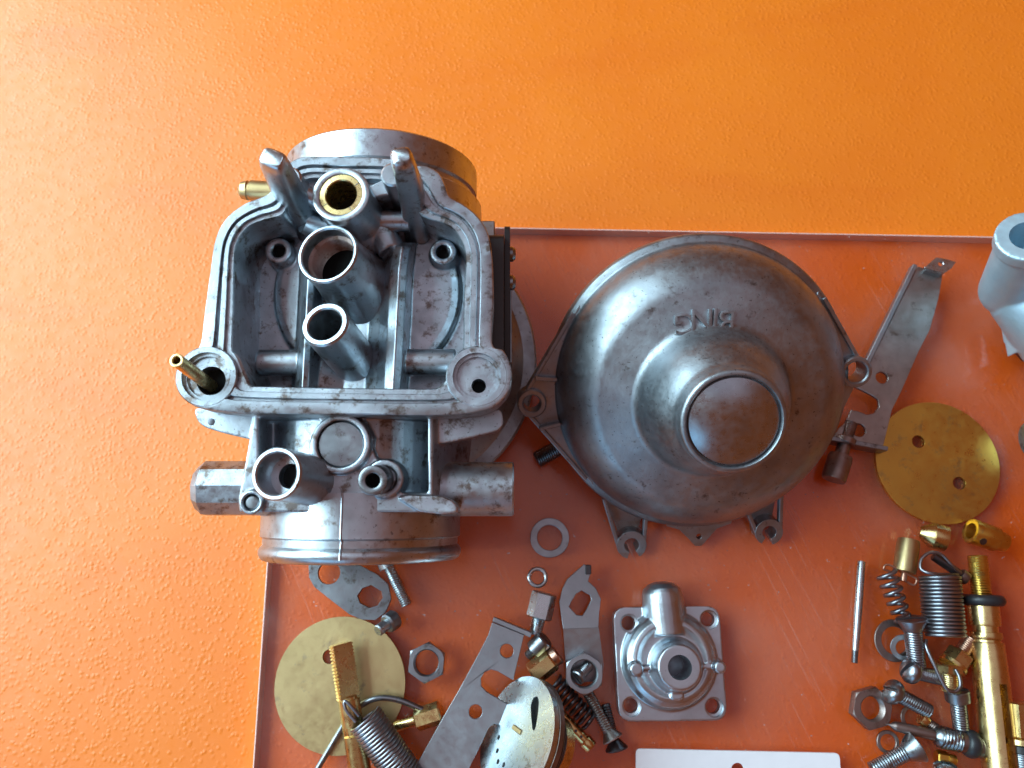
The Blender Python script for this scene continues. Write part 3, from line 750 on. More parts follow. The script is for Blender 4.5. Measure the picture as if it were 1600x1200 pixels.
def screw(name, label, head, tip, r_px, mat, kind, hr_px, hl=2.0, pitch=0.6, cat='screw', slot=True, roll=0.0, slot_mat=None, group=None, plain_len=0.0):
    """head and tip are (u, v, z)"""
    p0, p1 = at(*head), at(*tip)
    r, hr = wr(head[0], head[1], head[2], r_px), wr(head[0], head[1], head[2], hr_px)
    ax = (p1 - p0).normalized(); L = (p1 - p0).length
    base = p0.copy(); base.z = min(p0.z, p1.z) - r
    root = thing(name, label, cat, base, group)
    if plain_len:
        MB().tube([p0 + ax * hl * 0.5, p0 + ax * (hl + plain_len)], r * 0.86, 20).build('shank', mat, root)
    MB().thread(p0 + ax * (hl * 0.7 + plain_len), p1, r, pitch).build('thread', mat, root, angle=50)
    M = axis_m(p0, p1, roll)
    if kind == 'csk': pr = [(0, 0), (hr - 0.2, 0), (hr, 0.15), (hr, 0.4), (r, hl), (0, hl)]
    elif kind == 'pan': pr = [(0, -0.3 * hl), (hr * 0.45, -0.24 * hl), (hr * 0.8, -0.02 * hl), (hr * 0.97, 0.25 * hl), (hr, 0.45 * hl), (hr, 0.8 * hl), (hr * 0.92, hl), (0, hl)]
    else: pr = [(0, 0), (hr - 0.25, 0), (hr, 0.25), (hr, hl), (0, hl)]
    hd = MB()
    if kind == 'hex': hd.prism(hexring(hr), 0, hl)
    else: hd.lathe(pr, None, 36)
    if slot and kind != 'hex':
        z0 = -hl if kind == 'pan' else -0.5
        hd.cut([MB().box((0, 0, z0 + (0.5 * hl if kind != 'pan' else hl * 0.85)), (hr * 2.4, max(0.5, hr * 0.3), hl * 0.9))])
    mb = MB().add(hd.v, hd.f, M)
    mb.build('head', mat, root, 0.08 if kind == 'hex' else 0.0)
    return root
def helix(p0, p1, r0, r1, turns, per=20):
    M = axis_m(p0, p1); L = (Vector(p1) - Vector(p0)).length; out = []
    n = int(turns * per)
    for k in range(n + 1):
        t = k / n; a = 2 * math.pi * turns * t; r = r0 + (r1 - r0) * t
        out.append(M @ Vector((r * math.cos(a), r * math.sin(a), L * t)))
    return out
def sheet(uvs, z, holes_uv=(), t=1.2, bev=0.12, round_=0.0):
    pl = [at(u, v, z + t).to_2d() for u, v in uvs]
    if round_: pl = rounded(pl, round_, 4)
    hs = []
    for h in holes_uv:
        if len(h) == 3: c = at(h[0], h[1], z + t); hs.append(circ(c, wr(h[0], h[1], z + t, h[2]), 28))
        else: hs.append([at(u, v, z + t).to_2d() for u, v in h])
    return MB().prism(pl, z, z + t, hs)
def hexbar(p0, p1, r, n=6, roll=0.0):
    M = axis_m(p0, p1, roll); L = (Vector(p1) - Vector(p0)).length
    c = min(0.35, L * 0.2)
    return MB().rings([[M @ Vector((*(q * f), z)) for q in hexring(r, n)] for f, z in ((0.88, 0), (1, c), (1, L - c), (0.88, L))])
def rev(p0, p1, prof, seg=32, roll=0.0):
    """prof: (r, fraction of the length)"""
    L = (Vector(p1) - Vector(p0)).length
    return MB().lathe([(0, prof[0][1] * L)] + [(r, f * L) for r, f in prof] + [(0, prof[-1][1] * L)], axis_m(p0, p1, roll), seg)

# ---- left pile
c = at(545, 925, 0); 
mb = sheet([(482,884),(483,903),(491,917),(520,940),(546,960),(565,968),(586,969),(602,957),(611,936),(606,913),(590,898),(560,882),(530,866),(505,860),(488,868)], 0.02,
  [(514,895,17.5), [(558,931),(566,919),(580,914),(596,924),(598,934),(590,946),(577,950),(562,942)]], 1.4)
solo(mb, 'link_plate', STEEL, 'flat grey link plate half under the large carburettor, with two holes', 'plate', (c.x, c.y, 0), 0.15)
screw('machine_screw', 'thin zinc screw poking out under the lower spigot beside the link plate', (603, 876, 2.0), (636, 946, 1.5), 9, BRIGHT, 'cheese', 15, 1.8, 0.55)
def stepped_pin():
    p0, p1 = at(618, 966, 2.6), at(590, 986, 6.5)
    root = thing('stepped_pin', 'small shiny stepped pin lying on the edge of the pale brass disc', 'pin', (p0.x, p0.y, 1.2))
    r1, r2 = wr(610, 970, 3, 15), wr(590, 986, 6, 9)
    rev(p0, p1, [(r1 * .9, 0.0), (r1, 0.06), (r1, 0.42), (r1 * .85, 0.5)], 28).build('collar', STEEL, root)
    rev(p0, p1, [(r2, 0.45), (r2, 0.95), (r2 * .85, 1.0)], 24).build('pin', BRIGHT, root)
stepped_pin()
def disc(name, uv, rpx, holes, mat, label, z=0.05, t=1.1):
    c = at(*uv, z + t); r = wr(*uv, z + t, rpx)
    hs = [circ(at(u, v, z + t), wr(u, v, z + t, q), 24) for u, v, q in holes]
    mb = MB().prism(circ(c, r, 128), z, z + t, hs)
    return solo(mb, name, mat, label, 'throttle disc', (c.x, c.y, z), 0.12)
disc('throttle_disc', (531, 1070), 102, [(515, 1026, 11), (548, 1116, 11)], BRASS_PALE, 'pale dull brass throttle disc at lower left, under a threaded rod')
disc('throttle_disc', (1465, 722), 96, [(1435, 690, 10), (1499, 755, 10)], BRASS_GOLD, 'golden brass throttle disc at right with two open holes', )
hex_nut('hex_nut', (667, 1035), 0.02, 2.6, 31, 20.5, 0.45, STEEL, 'zinc hex nut lying alone right of the pale brass disc')
# half-flat brass rod with thread
def flat_rod():
    p0, p1 = at(533, 1006, 7.5), at(570, 1255, 4.6)
    L = (p1 - p0).length; r = wr(535, 1050, 7, 20)
    root = thing('threaded_brass_rod', 'brass rod with half-flat threaded end resting on the pale brass disc', 'rod', (p0.x, p0.y, 1.2))
    M = axis_m(p0, p1)
    ax = (p1 - p0).normalized()
    nrm = (M.to_3x3().inverted() @ Vector((0.72, 0.05, 0.68))).normalized(); nrm.z = 0; nrm.normalize()
    # threaded part with a flat: clamp along nrm
    pitch, seg, zt = 0.78, 48, 12.6
    rs = []; nz = int(zt / pitch * 5)
    for j in range(nz + 1):
        z = zt * j / nz; ring = []
        for k in range(seg):
            a = 2 * math.pi * k / seg; ph = (z / pitch + k / seg) % 1
            rr2 = r - 0.5 * abs(2 * ph - 1)
            if j == 0: rr2 *= 0.88
            q = Vector((rr2 * math.cos(a), rr2 * math.sin(a), z))
            lim = r * 0.22
            d = q.dot(nrm)
            if d > lim: q -= nrm * (d - lim)
            ring.append(M @ q)
        rs.append(ring)
    MB().rings(rs).build('threaded_end', BRASS, root, angle=40)
    f = zt / L
    rev(p0, p1, [(r * .62, f - 0.005), (r * .62, f + 0.01), (r * .80, f + 0.012), (r * .80, 0.52), (r * .66, 0.525), (r * .66, 0.57), (r * .85, 0.58), (r * .88, 1.0)], 36).build('shaft', BRASS, root)
    mb = MB()
    s0 = p0 + ax * (zt - 0.2); s1 = p0 + ax * (zt + 8.5)
    off = M.to_3x3() @ (-nrm) * r * 0.35
    mb.tube([s0 + off, s1 + off], r * 0.66, 20)
    mb.build('half_shank', BRASS, root)
flat_rod()
def torsion_spring():
    p0, p1 = at(570, 1122, 8.5), at(668, 1262, 5.0)
    r = wr(580, 1130, 8, 26); w = 0.40
    L = (p1 - p0).length; turns = L / (2 * w * 1.08)
    root = thing('torsion_spring', 'dark close-wound spring with hooked wire end beside the threaded brass rod', 'spring', (p0.x, p0.y, 1.0))
    MB().tube(helix(p0, p1, r, r, turns, 22), w, 6).build('coil', SPRING, root, angle=60)
    pts = catmull([at(556, 1128, 10.5), at(541, 1110, 10.8), at(538, 1096, 10.8), at(546, 1101, 10.8), at(561, 1119, 10.2)], 6, False)
    MB().tube(pts, 0.38, 8).build('hook', SPRING, root, angle=60)
torsion_spring()
pts = catmull([at(488, 1215, 1.4), at(510, 1178, 1.7), at(529, 1146, 2.1), at(552, 1112, 3.4), at(585, 1092, 3.8), at(620, 1093, 3.4), at(660, 1109, 3.0), at(712, 1132, 3.0)], 8, False)
c = at(585, 1092, 0); solo(MB().tube(pts, 0.72, 10), 'bent_wire', STEEL, 'bent grey wire curving from the brass rod towards the long plate', 'wire', (c.x, c.y, 1.0), angle=60)
def jet(name, label, p0, p1, segs, mat=BRASS, cat='jet', extra=None):
    """segs: (part name, kind, r, f0, f1, material) along p0 to p1"""
    P0, P1 = at(*p0), at(*p1); ax = P1 - P0
    rmax = max(s[2] for s in segs)
    root = thing(name, label, cat, (P0.x, P0.y, max(0.0, min(P0.z, P1.z) - rmax)))
    for nm, kind, r, f0, f1, m in segs:
        a, b = P0 + ax * f0, P0 + ax * f1
        if kind == 'hex': hexbar(a, b, r).build(nm, m or mat, root, angle=25)
        elif kind == 'thread': MB().thread(a, b, r, 0.5, 0.2).build(nm, m or mat, root, angle=50)
        elif kind == 'bore': MB().pipe(a, b, r, r * 0.62, (b - a).length * 0.8, 28, 0.15).build(nm, m or mat, root)
        elif kind == 'cone': rev(a, b, [(r, 0), (r * .95, .2), (r * 0.4, 1)], 24).build(nm, m or mat, root)
        elif kind == 'torus':
            M = axis_m(a, b); L = (b - a).length
            MB().lathe([(r - L / 2 + L / 2 * math.cos(t * math.pi / 8), L / 2 + L / 2 * math.sin(t * math.pi / 8)) for t in range(16)], M, 36, loop=True).build(nm, m or mat, root)
        else: rev(a, b, [(r * .93, 0), (r, min(.15, 0.15)), (r, .9), (r * .93, 1)], 28).build(nm, m or mat, root)
    return root
jet('brass_jet', 'brass jet half hidden under the bent grey wire', (617, 1136, 1.6), (690, 1112, 3.0), [('nose', 'cyl', 1.25, 0, .5, None), ('hex_head', 'hex', 2.7, .45, 1, None)])
# long bracket
c = at(742, 1090, 0)
root = thing('slotted_bracket', 'long grey sheet metal bracket with open slot and two holes', 'bracket', (c.x, c.y, 0))
sheet([(769,972),(819,992),(802,1063),(778,1049),(767,1046),(757,1050),(751,1060),(752,1072),(760,1081),(804,1107),(804,1137),(772,1131),(763,1138),(722,1225),(634,1225),(690,1125),(716,1080),(746,1025),(763,992)], 5.2, [(792,1017,10.5),(743,1112,10.5)], 1.2).build('plate', SHEET, root, 0.12)
q0, q1 = at(769, 971, 6.3), at(829, 996, 6.3); dv = (q1 - q0).normalized(); nv = Vector((-dv.y, dv.x, 0))
MB().prism([(0, 0), ((q1 - q0).length, 0), ((q1 - q0).length, 5.8), (0, 5.8)], -0.6, 0.6, M=Matrix.Translation(q0 + nv * 0.55 - Vector((0, 0, 5.9))) @ Matrix((dv, Vector((0, 0, 1)), -nv)).transposed().to_4x4()).build('bent_lip', SHEET, root, 0.15)
q = at(700, 1180, 0); MB().box((q.x, q.y, 2.6), (6, 9, 5.0)).build('folded_foot', SHEET, root, 0.3)
# choke rotor: steep disc on a hub
def rotor():
    n = Vector((-0.93 * math.sin(math.radians(57)), 0.40 * math.sin(math.radians(57)), math.cos(math.radians(57)))).normalized()
    C = at(806, 1150, 13.0)
    M = axis_m(C, C + n); R_ = 13.4
    FR = Frame(M)
    root = thing('choke_rotor', 'pale zinc choke rotor disc standing on edge with a teardrop opening', 'choke valve', (C.x, C.y, 0))
    tear = [FR.at(u, v, 0).to_2d() for u, v in ((840,1088),(842,1096),(841,1110),(838,1132),(835,1142),(832,1140),(830,1120),(829,1102),(833,1090))]
    tear = rounded(tear, 0.4, 2)
    pins = []
    for u, v in ((779, 1152), (777, 1173), (778, 1190), (787, 1195)):
        p = FR.at(u, v, 0); pins.append(circ(p, 0.55, 10))
    MB().prism(circ((0, 0), R_, 96), -1.5, 0.0, [tear] + pins, M=M).build('disc', BRIGHT, root, 0.15)
    MB().prism([q * 1.0 for q in tear], -1.51, -1.2, M=M).build('opening_shade', SHADE_BLACK, root)  # black backing paints the shade seen through the teardrop
    MB().lathe([(0, -3.3), (R_ - .5, -3.3), (R_ + 0.1, -3.0), (R_ + 0.1, -1.7), (R_ - .4, -1.52), (0, -1.52)], M, 72).build('rim', RUST, root)
    MB().lathe([(0, -6), (R_ - 3.0, -6), (R_ - 2.2, -5.2), (R_ - 2.2, -4.2), (R_ - 3.0, -3.3), (0, -3.3)], M, 64).build('seal_ring', RUBBER, root)
    MB().lathe([(0, -12), (7.0, -12), (7.4, -11.6), (7.4, -6), (0, -6)], M, 48).build('hub', BRASS, root)
    MB().lathe([(7.2, -8.8), (8.3, -8.4), (8.6, -7.8), (8.3, -7.2), (7.2, -6.8)], M, 48, loop=True).build('seal_ring', RUBBER, root)
    p = FR.at(808, 1140, 0)
    MB().box((p.x, p.y, 0.15), (1.1, 3.6, 0.5), M).build('stop_tab', BRASS_PALE, root, 0.15)
rotor()
washer('large_washer', (859, 840), 0.02, 0.8, 30.5, 19.5, SHEET, 'larger flat grey washer on the sheet below the dome cover')
c = at(840, 902, 1.3); r0 = wr(840, 902, 1, 13.2)
solo(MB().lathe([(r0 + 0.52 * math.cos(t * math.pi / 6), 0.55 + 0.52 * math.sin(t * math.pi / 6)) for t in range(12)], Matrix.Translation((c.x, c.y, 0)), 40, loop=True), 'small_washer', BRIGHT, 'small rounded washer just below the larger flat washer', 'washer', (c.x, c.y, 0))
# cable adjuster
jet('cable_adjuster', 'zinc cable adjuster with slotted hex head below the small washer', (851, 926, 3.2), (836, 992, 2.6),
    [('hex_head', 'hex', 3.2, 0.0, .62, None), ('threaded_stem', 'thread', 1.7, .6, 1.0, None)], BRIGHT, 'adjuster')
screw('pinch_bolt', 'short shiny pinch bolt touching the top of the slotted bracket', (852, 998, 4.5), (824, 1026, 2.5), 8, STEEL, 'cheese', 15, 4.0, 0.55, 'bolt')
jet('brass_spacer', 'bright yellow brass hex piece with copper end above the choke rotor', (832, 1054, 3.6), (872, 1022, 4.4),
    [('hex_body', 'hex', 2.9, 0, .78, BRASS), ('collar', 'cyl', 2.3, .78, 1.0, COPPER)], BRASS, 'hex spacer')
# cranked lever with square hole
c = at(908, 970, 0)
root = thing('cranked_lever', 'pale cranked lever with slanted square hole left of the square cover', 'lever', (c.x, c.y, 0))
sheet([(913,881),(923,896),(919,908),(931,919),(939,936),(936,960),(935,981),(880,983),(877,962),(874,940),(879,920),(886,905)], 3.0, [[(889,948),(893,939),(900,928),(909,923),(922,930),(924,937),(917,952),(910,962),(901,961)]], 1.2).build('arm', SHEET, root, 0.12)
pl = [at(u, v, 3.6) for u, v in ((880, 981.5), (935, 979.5), (944, 1040), (941, 1066), (886, 1066), (882, 1010))]
lows = [3.0, 3.0, 1.8, 1.3, 1.3, 2.3]
mb = MB().add([Vector((p.x, p.y, z + 1.15)) for p, z in zip(pl, lows)] + [Vector((p.x, p.y, z)) for p, z in zip(pl, lows)],
   [(0,1,5),(1,2,5),(2,4,5),(2,3,4),(6,11,7),(7,11,8),(8,11,10),(8,10,9)] + [(i,(i+1)%6,(i+1)%6+6,i+6) for i in range(6)])
mb.build('cranked_end', SHEET, root)
q = at(919, 890, 4.2); MB().box((q.x, q.y, 3.2), (1.6, 2.4, 2.6)).build('tip', DARK, root, 0.2)
hex_nut('hex_nut', (912, 1052), 3.2, 3.0, 32, 22, 0.5, SHEET, 'bright hex nut on the cranked lever, with a screw end inside it')
screw('slotted_screw', 'slotted screw end sitting inside the bright hex nut', (901, 1060, 6.4), (920, 1040, 3.4), 9, STEEL, 'cheese', 12, 1.2, 0.5)
p0, p1 = at(866, 1066, 3.0), at(921, 1128, 2.6)
solo(MB().tube(helix(p0, p1, wr(890, 1090, 3, 13), wr(890, 1090, 3, 13), 8.5, 18), 0.5, 7), 'black_spring', DARK, 'black coil spring in the shade under the bright hex nut', 'spring', (p0.x, p0.y, 0.5), angle=60)
screw('countersunk_screw', 'worn countersunk screw with head down, left of the square cover', (958, 1156, 3.4), (914, 1074, 2.0), 9.5, SHEET_OLD, 'csk', 17, 2.2, 0.6)
screw('countersunk_screw', 'black countersunk screw lying below the worn countersunk screw', (964, 1172, 1.4), (946, 1100, 1.4), 8, DARK, 'csk', 18, 2.4, 0.6)
jet('emulsion_tube', 'slim brass tube with drilled holes beside the choke rotor', (872, 1112, 2.0), (924, 1168, 2.4), [('tube', 'cyl', 1.35, 0, .8, None), ('end_ring', 'cyl', 1.7, .8, 1.0, None)])
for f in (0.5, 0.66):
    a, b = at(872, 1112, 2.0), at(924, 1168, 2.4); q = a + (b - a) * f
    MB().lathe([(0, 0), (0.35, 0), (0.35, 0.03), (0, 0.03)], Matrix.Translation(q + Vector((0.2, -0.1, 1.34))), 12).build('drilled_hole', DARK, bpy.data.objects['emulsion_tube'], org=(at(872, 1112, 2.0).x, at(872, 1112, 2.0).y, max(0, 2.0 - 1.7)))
# ---- square cover with elbow
def square_cover():
    c = at(1048, 1038, 0); org = (c.x, c.y, 0)
    root = thing('square_cover', 'small clean square cover with four screw holes and an elbow', 'pump cover', org)
    z1 = 4.0
    out = rounded([at(u, v, z1).to_2d() for u, v in ((958, 949), (1124, 947), (1137, 1126), (967, 1128))], 3.4, 6)
    base = MB().prism(out, 0, z1)
    cuts = []
    for u, v in ((983, 974), (1108, 968), (987, 1104), (1116, 1105)):
        q = at(u, v, z1)
        cuts.append(MB().lathe([(0, -1), (1.75, -1), (1.75, 2.4), (2.35, 2.6), (2.35, 6), (0, 6)], Matrix.Translation((q.x, q.y, 0)), 28))
    m = at(1045, 1030, 4.0)
    base.lathe([(0, 2), (11.8, 2), (11.6, 5.0), (10.8, 7.0), (9.6, 8.0), (8.6, 8.2), (7.4, 7.6), (6, 7.4), (0, 7.4)], Matrix.Translation((m.x, m.y, 0)), 64)
    b = at(1058, 1041, 9)
    base.lathe([(0, 4), (7.6, 4), (6.6, 7.6), (5.8, 9), (5.3, 11.8), (4.9, 12.2), (0, 12.2)], Matrix.Translation((b.x, b.y, 0)), 48)
    cuts.append(MB().lathe([(0, 3), (2.85, 3), (2.85, 13), (0, 13)], Matrix.Translation((b.x, b.y, 0)), 36))
    e0, e1, e2 = at(1034, 926, 4.2), at(1038, 965, 4.2), at(1041, 985, 4.2)
    pts = [e0 + (e2 - e0) * t for t in (-0.30, -0.24, -0.12, 0.0, 0.25, 0.6, 1.1)]
    base.tube(pts, [1.5, 3.2, 4.6, 5.0, 5.2, 5.2, 5.0], 32)
    for u, v, zz, r in ((995, 1046, 10.0, 1.7), (1126, 1043, 10.0, 1.5)):
        q = at(u, v, zz); base.lathe([(0, 0), (r + .5, 0), (r, zz - 2), (r, zz - .4), (r - .4, zz), (0, zz)], Matrix.Translation((q.x, q.y, 0)), 20)
        base.prism([Vector((q.x, q.y + .5)), Vector((b.x, b.y + .5)), Vector((b.x, b.y - .5)), Vector((q.x, q.y - .5))] if q.x < b.x else [Vector((b.x, b.y + .5)), Vector((q.x, q.y + .5)), Vector((q.x, q.y - .5)), Vector((b.x, b.y - .5))], 2, 8.3)
    q = at(1057, 1082, 8); base.prism(rounded([(q.x - 1.4, q.y - 1.6), (q.x + 1.4, q.y - 1.6), (q.x + 1.4, q.y + 6), (q.x - 1.4, q.y + 6)], 1.0), 2, 8.6)
    base.remesh(0.22, 3, 0.5)
    base.cut(cuts)
    base.v = [v - Vector(org) for v in base.v]
    base.build('casting', ALU_CLEAN, root, raw=True, angle=50)
    MB().lathe([(0, 3.0), (2.8, 3.0), (2.8, 3.2), (0, 3.2)], Matrix.Translation((b.x, b.y, 0)), 32).build('bore_floor_shade', DARK, root)  # dark disc puts the bore's shade into colour
    return root
square_cover()
# ---- white card
c = at(1153, 1190, 0)
solo(sheet([(994,1170),(1312,1177),(1316,1230),(994,1230)], 0.02, [(1153, 1203, 10)], 0.9, round_=1.2), 'white_card', CARD, 'white plastic card with a punched hole at the lower edge', 'card', (c.x, c.y, 0), 0.1)
# ---- stud under the dome
p0, p1 = at(838, 719, 2.2), at(890, 690, 2.4)
root = thing('black_stud', 'black threaded stud poking out under the left ear of the dome', 'stud', (p0.x, p0.y, 0))
MB().thread(p1, p0, wr(840, 718, 2, 13.5), 0.6, 0.26, 24).build('thread', DARK, root, angle=50)
# ---- right lever arm
c = at(1400, 560, 0)
root = thing('lever_arm', 'long stained steel lever arm with bent tab right of the dome', 'lever', (c.x, c.y, 0))
sheet([(1434,416),(1473,428),(1467,465),(1453,515),(1436,548),(1409,610),(1394,640),(1380,697),(1302,684),(1312,668),(1322,660),(1330,640),(1342,643),(1355,648),(1367,645),(1374,635),(1372,624),(1362,617),(1336,604),(1345,590),(1357,571)], 2.6, [(1378,590,9.5),(1342,672,10.5)], 1.1).build('plate', SHEET_OLD, root, 0.12)
def upright(uv0, uv1, z0, z1, t, name, mat):
    a, b = at(*uv0, z1), at(*uv1, z1); d = (b - a).normalized(); n = Vector((-d.y, d.x, 0)) * t / 2
    return MB().prism([(a + n).to_2d(), (b + n).to_2d(), (b - n).to_2d(), (a - n).to_2d()], z0, z1).build(name, mat, root, 0.15)
upright((1431, 413), (1354, 570), 2.7, 5.4, 1.2, 'side_flange', SHEET)
upright((1297, 684), (1388, 701), 0.1, 5.2, 1.2, 'end_flange', STEEL)
sheet([(1444,418),(1463,402),(1477,404),(1494,409),(1487,419),(1475,427)], 5.6, [(1470,412,4)], 0.9).build('bent_tab', BRIGHT, root, 0.1)
upright((1446, 420), (1474, 427), 2.7, 5.7, 0.9, 'tab_neck', SHEET)
jet('adjusting_screw', 'dark headed adjusting screw at the lower end of the lever arm', (1330, 660, 3.2), (1302, 750, 3.0),
    [('tip', 'thread', 1.7, 0, .4, None), ('collar', 'cyl', 2.9, .28, .38, None), ('neck', 'cyl', 1.75, .38, .62, None), ('head', 'cyl', 3.15, .58, 1.0, None)], RUST, 'screw')
# ---- part of the second carburettor at the right edge
def second_carb():
    base = at(1640, 520, 0); org = (base.x, base.y, 0)
    root = thing('second_carburettor', 'pale blue-grey second carburettor cut off by the right edge', 'carburettor', org)
    p1, p0 = at(1607, 368, 36), at(1577, 452, 14)
    ax = (p1 - p0).normalized()
    mb = MB()
    mb.tube([p0 - ax * 3, p0, p0 + (p1 - p0) * 0.5, p0 + (p1 - p0) * 0.84], [6.2, 7.2, 6.7, 6.3], 36)
    mb.ball(p0, 7.2)
    mb.tube([p0 + (p1 - p0) * 0.84, p1], [7.1, 7.1], 40)
    k0, k1 = at(1577, 455, 14), at(1660, 500, 14)
    mb.tube([k0, k1], [7.2, 14.0], 40)
    mb.tube([at(1668, 430, 13), at(1668, 530, 13)], 13.0, 40)

    mb.prism([at(u, v, 8).to_2d() for u, v in ((1576, 500), (1588, 553), (1602, 530), (1640, 520), (1640, 480))], 4, 12)
    mb.remesh(0.4, 4, 0.5)
    q = axis_m(p0, p1); L = (p1 - p0).length
    mb.cut([MB().lathe([(0, L - 12), (4.0, L - 12), (4.0, L + 2), (0, L + 2)], q, 32)])
    mb.v = [v - Vector(org) for v in mb.v]
    mb.build('casting', ALU_MATT, root, raw=True, angle=50)
    q0 = at(1612, 690, 8)
    MB().tube([q0, q0 + Vector((26, 4, 0))], [5.2, 5.2], 36).build('spigot', ALU, root, 0.4)
    MB().prism([at(u, v, 3).to_2d() for u, v in ((1592, 545), (1600, 535), (1640, 530), (1640, 566), (1606, 560))], 0.2, 3.5).build('gasket_foot', DARK, root, 0.2)
second_carb()
# ---- brass fittings and pile at right
jet('conical_jet', 'short conical brass jet just below the golden disc', (1436, 831, 3.0), (1478, 842, 4.0), [('cone', 'cone', 3.3, .55, 0.0, None), ('ring', 'bore', 3.3, .5, 1.0, None)])
jet('drilled_jet', 'tarnished brass jet with open bore lying right of the conical jet', (1570, 848, 2.9), (1516, 829, 4.0), [('stem', 'cyl', 2.5, 0, .4, None), ('barrel', 'bore', 3.2, .3, 1.0, None)], BRASS_GOLD)
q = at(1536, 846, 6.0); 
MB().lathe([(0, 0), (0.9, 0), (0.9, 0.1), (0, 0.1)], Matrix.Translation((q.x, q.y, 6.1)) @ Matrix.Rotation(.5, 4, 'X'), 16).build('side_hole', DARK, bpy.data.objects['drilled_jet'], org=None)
jet('brass_ferrule', 'pale brass ferrule lying over the small open spring', (1420, 844, 4.0), (1411, 908, 4.4), [('cap', 'cyl', 2.75, 0, .78, None), ('pin', 'cyl', 0.8, .76, 1.0, COPPER)], BRASS_PALE, 'ferrule')
pts = catmull([at(1392, 893, 4.5), at(1381, 889, 4.5), at(1386, 882, 4.8), at(1402, 888, 5.0), at(1420, 898, 5.0), at(1432, 905, 4.8), at(1428, 914, 4.6), at(1417, 909, 4.6)], 8, False)
c = at(1400, 895, 0); solo(MB().tube(pts, 0.28, 8), 'copper_wire_clip', COPPER, 'thin copper wire clip curled around the pin of the brass ferrule', 'clip', (c.x, c.y, 3.0), angle=60)
p0, p1 = at(1384, 893, 4.0), at(1414, 978, 3.6)
solo(MB().tube(helix(p0, p1, wr(1390, 900, 4, 14.5), wr(1410, 970, 4, 11), 6.2, 20), 0.52, 8), 'open_spring', SPRING, 'small open tapered spring below the brass ferrule', 'spring', (p0.x, p0.y, 1.0), angle=60)
def big_spring():
    p0, p1 = at(1468, 901, 6.2), at(1476, 993, 6.2); r = wr(1470, 950, 6, 28)
    root = thing('return_spring', 'large close-wound return spring with wire hooks at both ends', 'spring', (p0.x, p0.y, 1.5))
    L = (p1 - p0).length; w = 0.43
    MB().tube(helix(p0, p1, r, r, 15.5, 24), w, 7).build('coil', SPRING, root, angle=60)
    pts = catmull([at(1497, 898, 6.5), at(1462, 897, 10), at(1440, 890, 9), at(1440, 874, 8.5), at(1452, 864, 8.5), at(1470, 866, 8.5), at(1488, 884, 8.5), at(1502, 896, 8.0)], 8, False)
    MB().tube(pts, 0.4, 8).build('upper_hook', SPRING, root, angle=60)
    pts = catmull([at(1447, 1000, 6.2), at(1447, 1010, 7.0), at(1458, 1035, 7.6), at(1476, 1072, 8.0), at(1490, 1081, 8.0), at(1500, 1073, 8.0), at(1499, 1058, 7.8), at(1493, 1046, 7.4)], 8, False)
    MB().tube(pts, 0.45, 8).build('lower_hook', SPRING, root, angle=60)
big_spring()
jet('black_peg', 'short black peg lying inside the upper hook of the return spring', (1458, 869, 4.4), (1511, 905, 4.6), [('stem', 'cyl', 1.1, 0, .82, DARK), ('head', 'cyl', 1.7, .8, 1.0, RUST)], DARK, 'peg')
p0, p1 = at(1346, 877, 1.1), at(1335, 1036, 1.1)
root = thing('needle_rod', 'slim bright needle rod lying alone left of the right pile', 'needle', (p0.x, p0.y, 0))
rev(p0, p1, [(0.9, 0), (0.98, .02), (1.0, .5), (0.8, .88)], 20).build('rod', BRIGHT, root)
MB().thread(p0 + (p1 - p0) * .88, p1, 0.85, 0.4, 0.15, 16).build('knurled_end', STEEL, root)
# long brass tube
def long_tube():
    p0, p1 = at(1527, 868, 5.0), at(1567, 1230, 5.0); L = (p1 - p0).length
    root = thing('brass_choke_piston', 'long brass slotted tube with thread and black rubber ring at right', 'brass tube', (p0.x, p0.y, 0))
    ax = (p1 - p0).normalized(); P = lambda f: p0 + ax * (f * L)
    s = wr(1535, 950, 5, 1.0)
    MB().thread(P(0.21), P(0.0), 15 * s, 0.62, 0.22, 28).build('thread', BRASS_GOLD, root, angle=50)
    M = axis_m(P(0.205), P(0.3)); t = 1.35
    MB().lathe([(24 * s + t * math.cos(k * math.pi / 8), t * math.sin(k * math.pi / 8)) for k in range(16)], M, 40, loop=True).build('rubber_ring', RUBBER, root)
    rev(p0, p1, [(22 * s, .215), (22.5 * s, .225), (22.5 * s, .31), (22 * s, .318), (18 * s, .32), (18 * s, .345), (22 * s, .347), (22.5 * s, .352), (22.5 * s, .372), (22 * s, .376), (20 * s, .38), (20 * s, .39)], 40).build('collar', BRASS, root)
    tube = rev(p0, p1, [(22.5 * s, .39), (23.5 * s, .395), (25 * s, .55), (25 * s, 1.0)], 48)
    M2 = axis_m(p0, p1)
    up = M2.to_3x3().inverted() @ Vector((0.12, 0, 1)); ang = math.atan2(up.y, up.x)
    tube.cut([MB().prism([(0, -0.95), (8, -0.95), (8, 0.95), (0, 0.95)], L * .565, L * 1.1, M=M2 @ Matrix.Rotation(ang, 4, 'Z'))])
    tube.build('slotted_tube', BRASS, root)
long_tube()
jet('hex_plug', 'brass hex plug with dark ring cut off at the lower right corner', (1590, 1096, 5.4), (1600, 1230, 5.0), [('hex_body', 'hex', 4.6, 0, .42, BRASS), ('flange', 'cyl', 4.7, .42, .5, BRASS), ('seal_ring', 'cyl', 4.2, .5, .60, RUBBER), ('thread', 'thread', 4.2, .6, 1.0, STEEL)], BRASS, 'plug')
hex_nut('hex_nut', (1360, 1106), 0.02, 2.8, 33, 19.5, 0.25, RUST, 'browned hex nut at the left edge of the right pile')
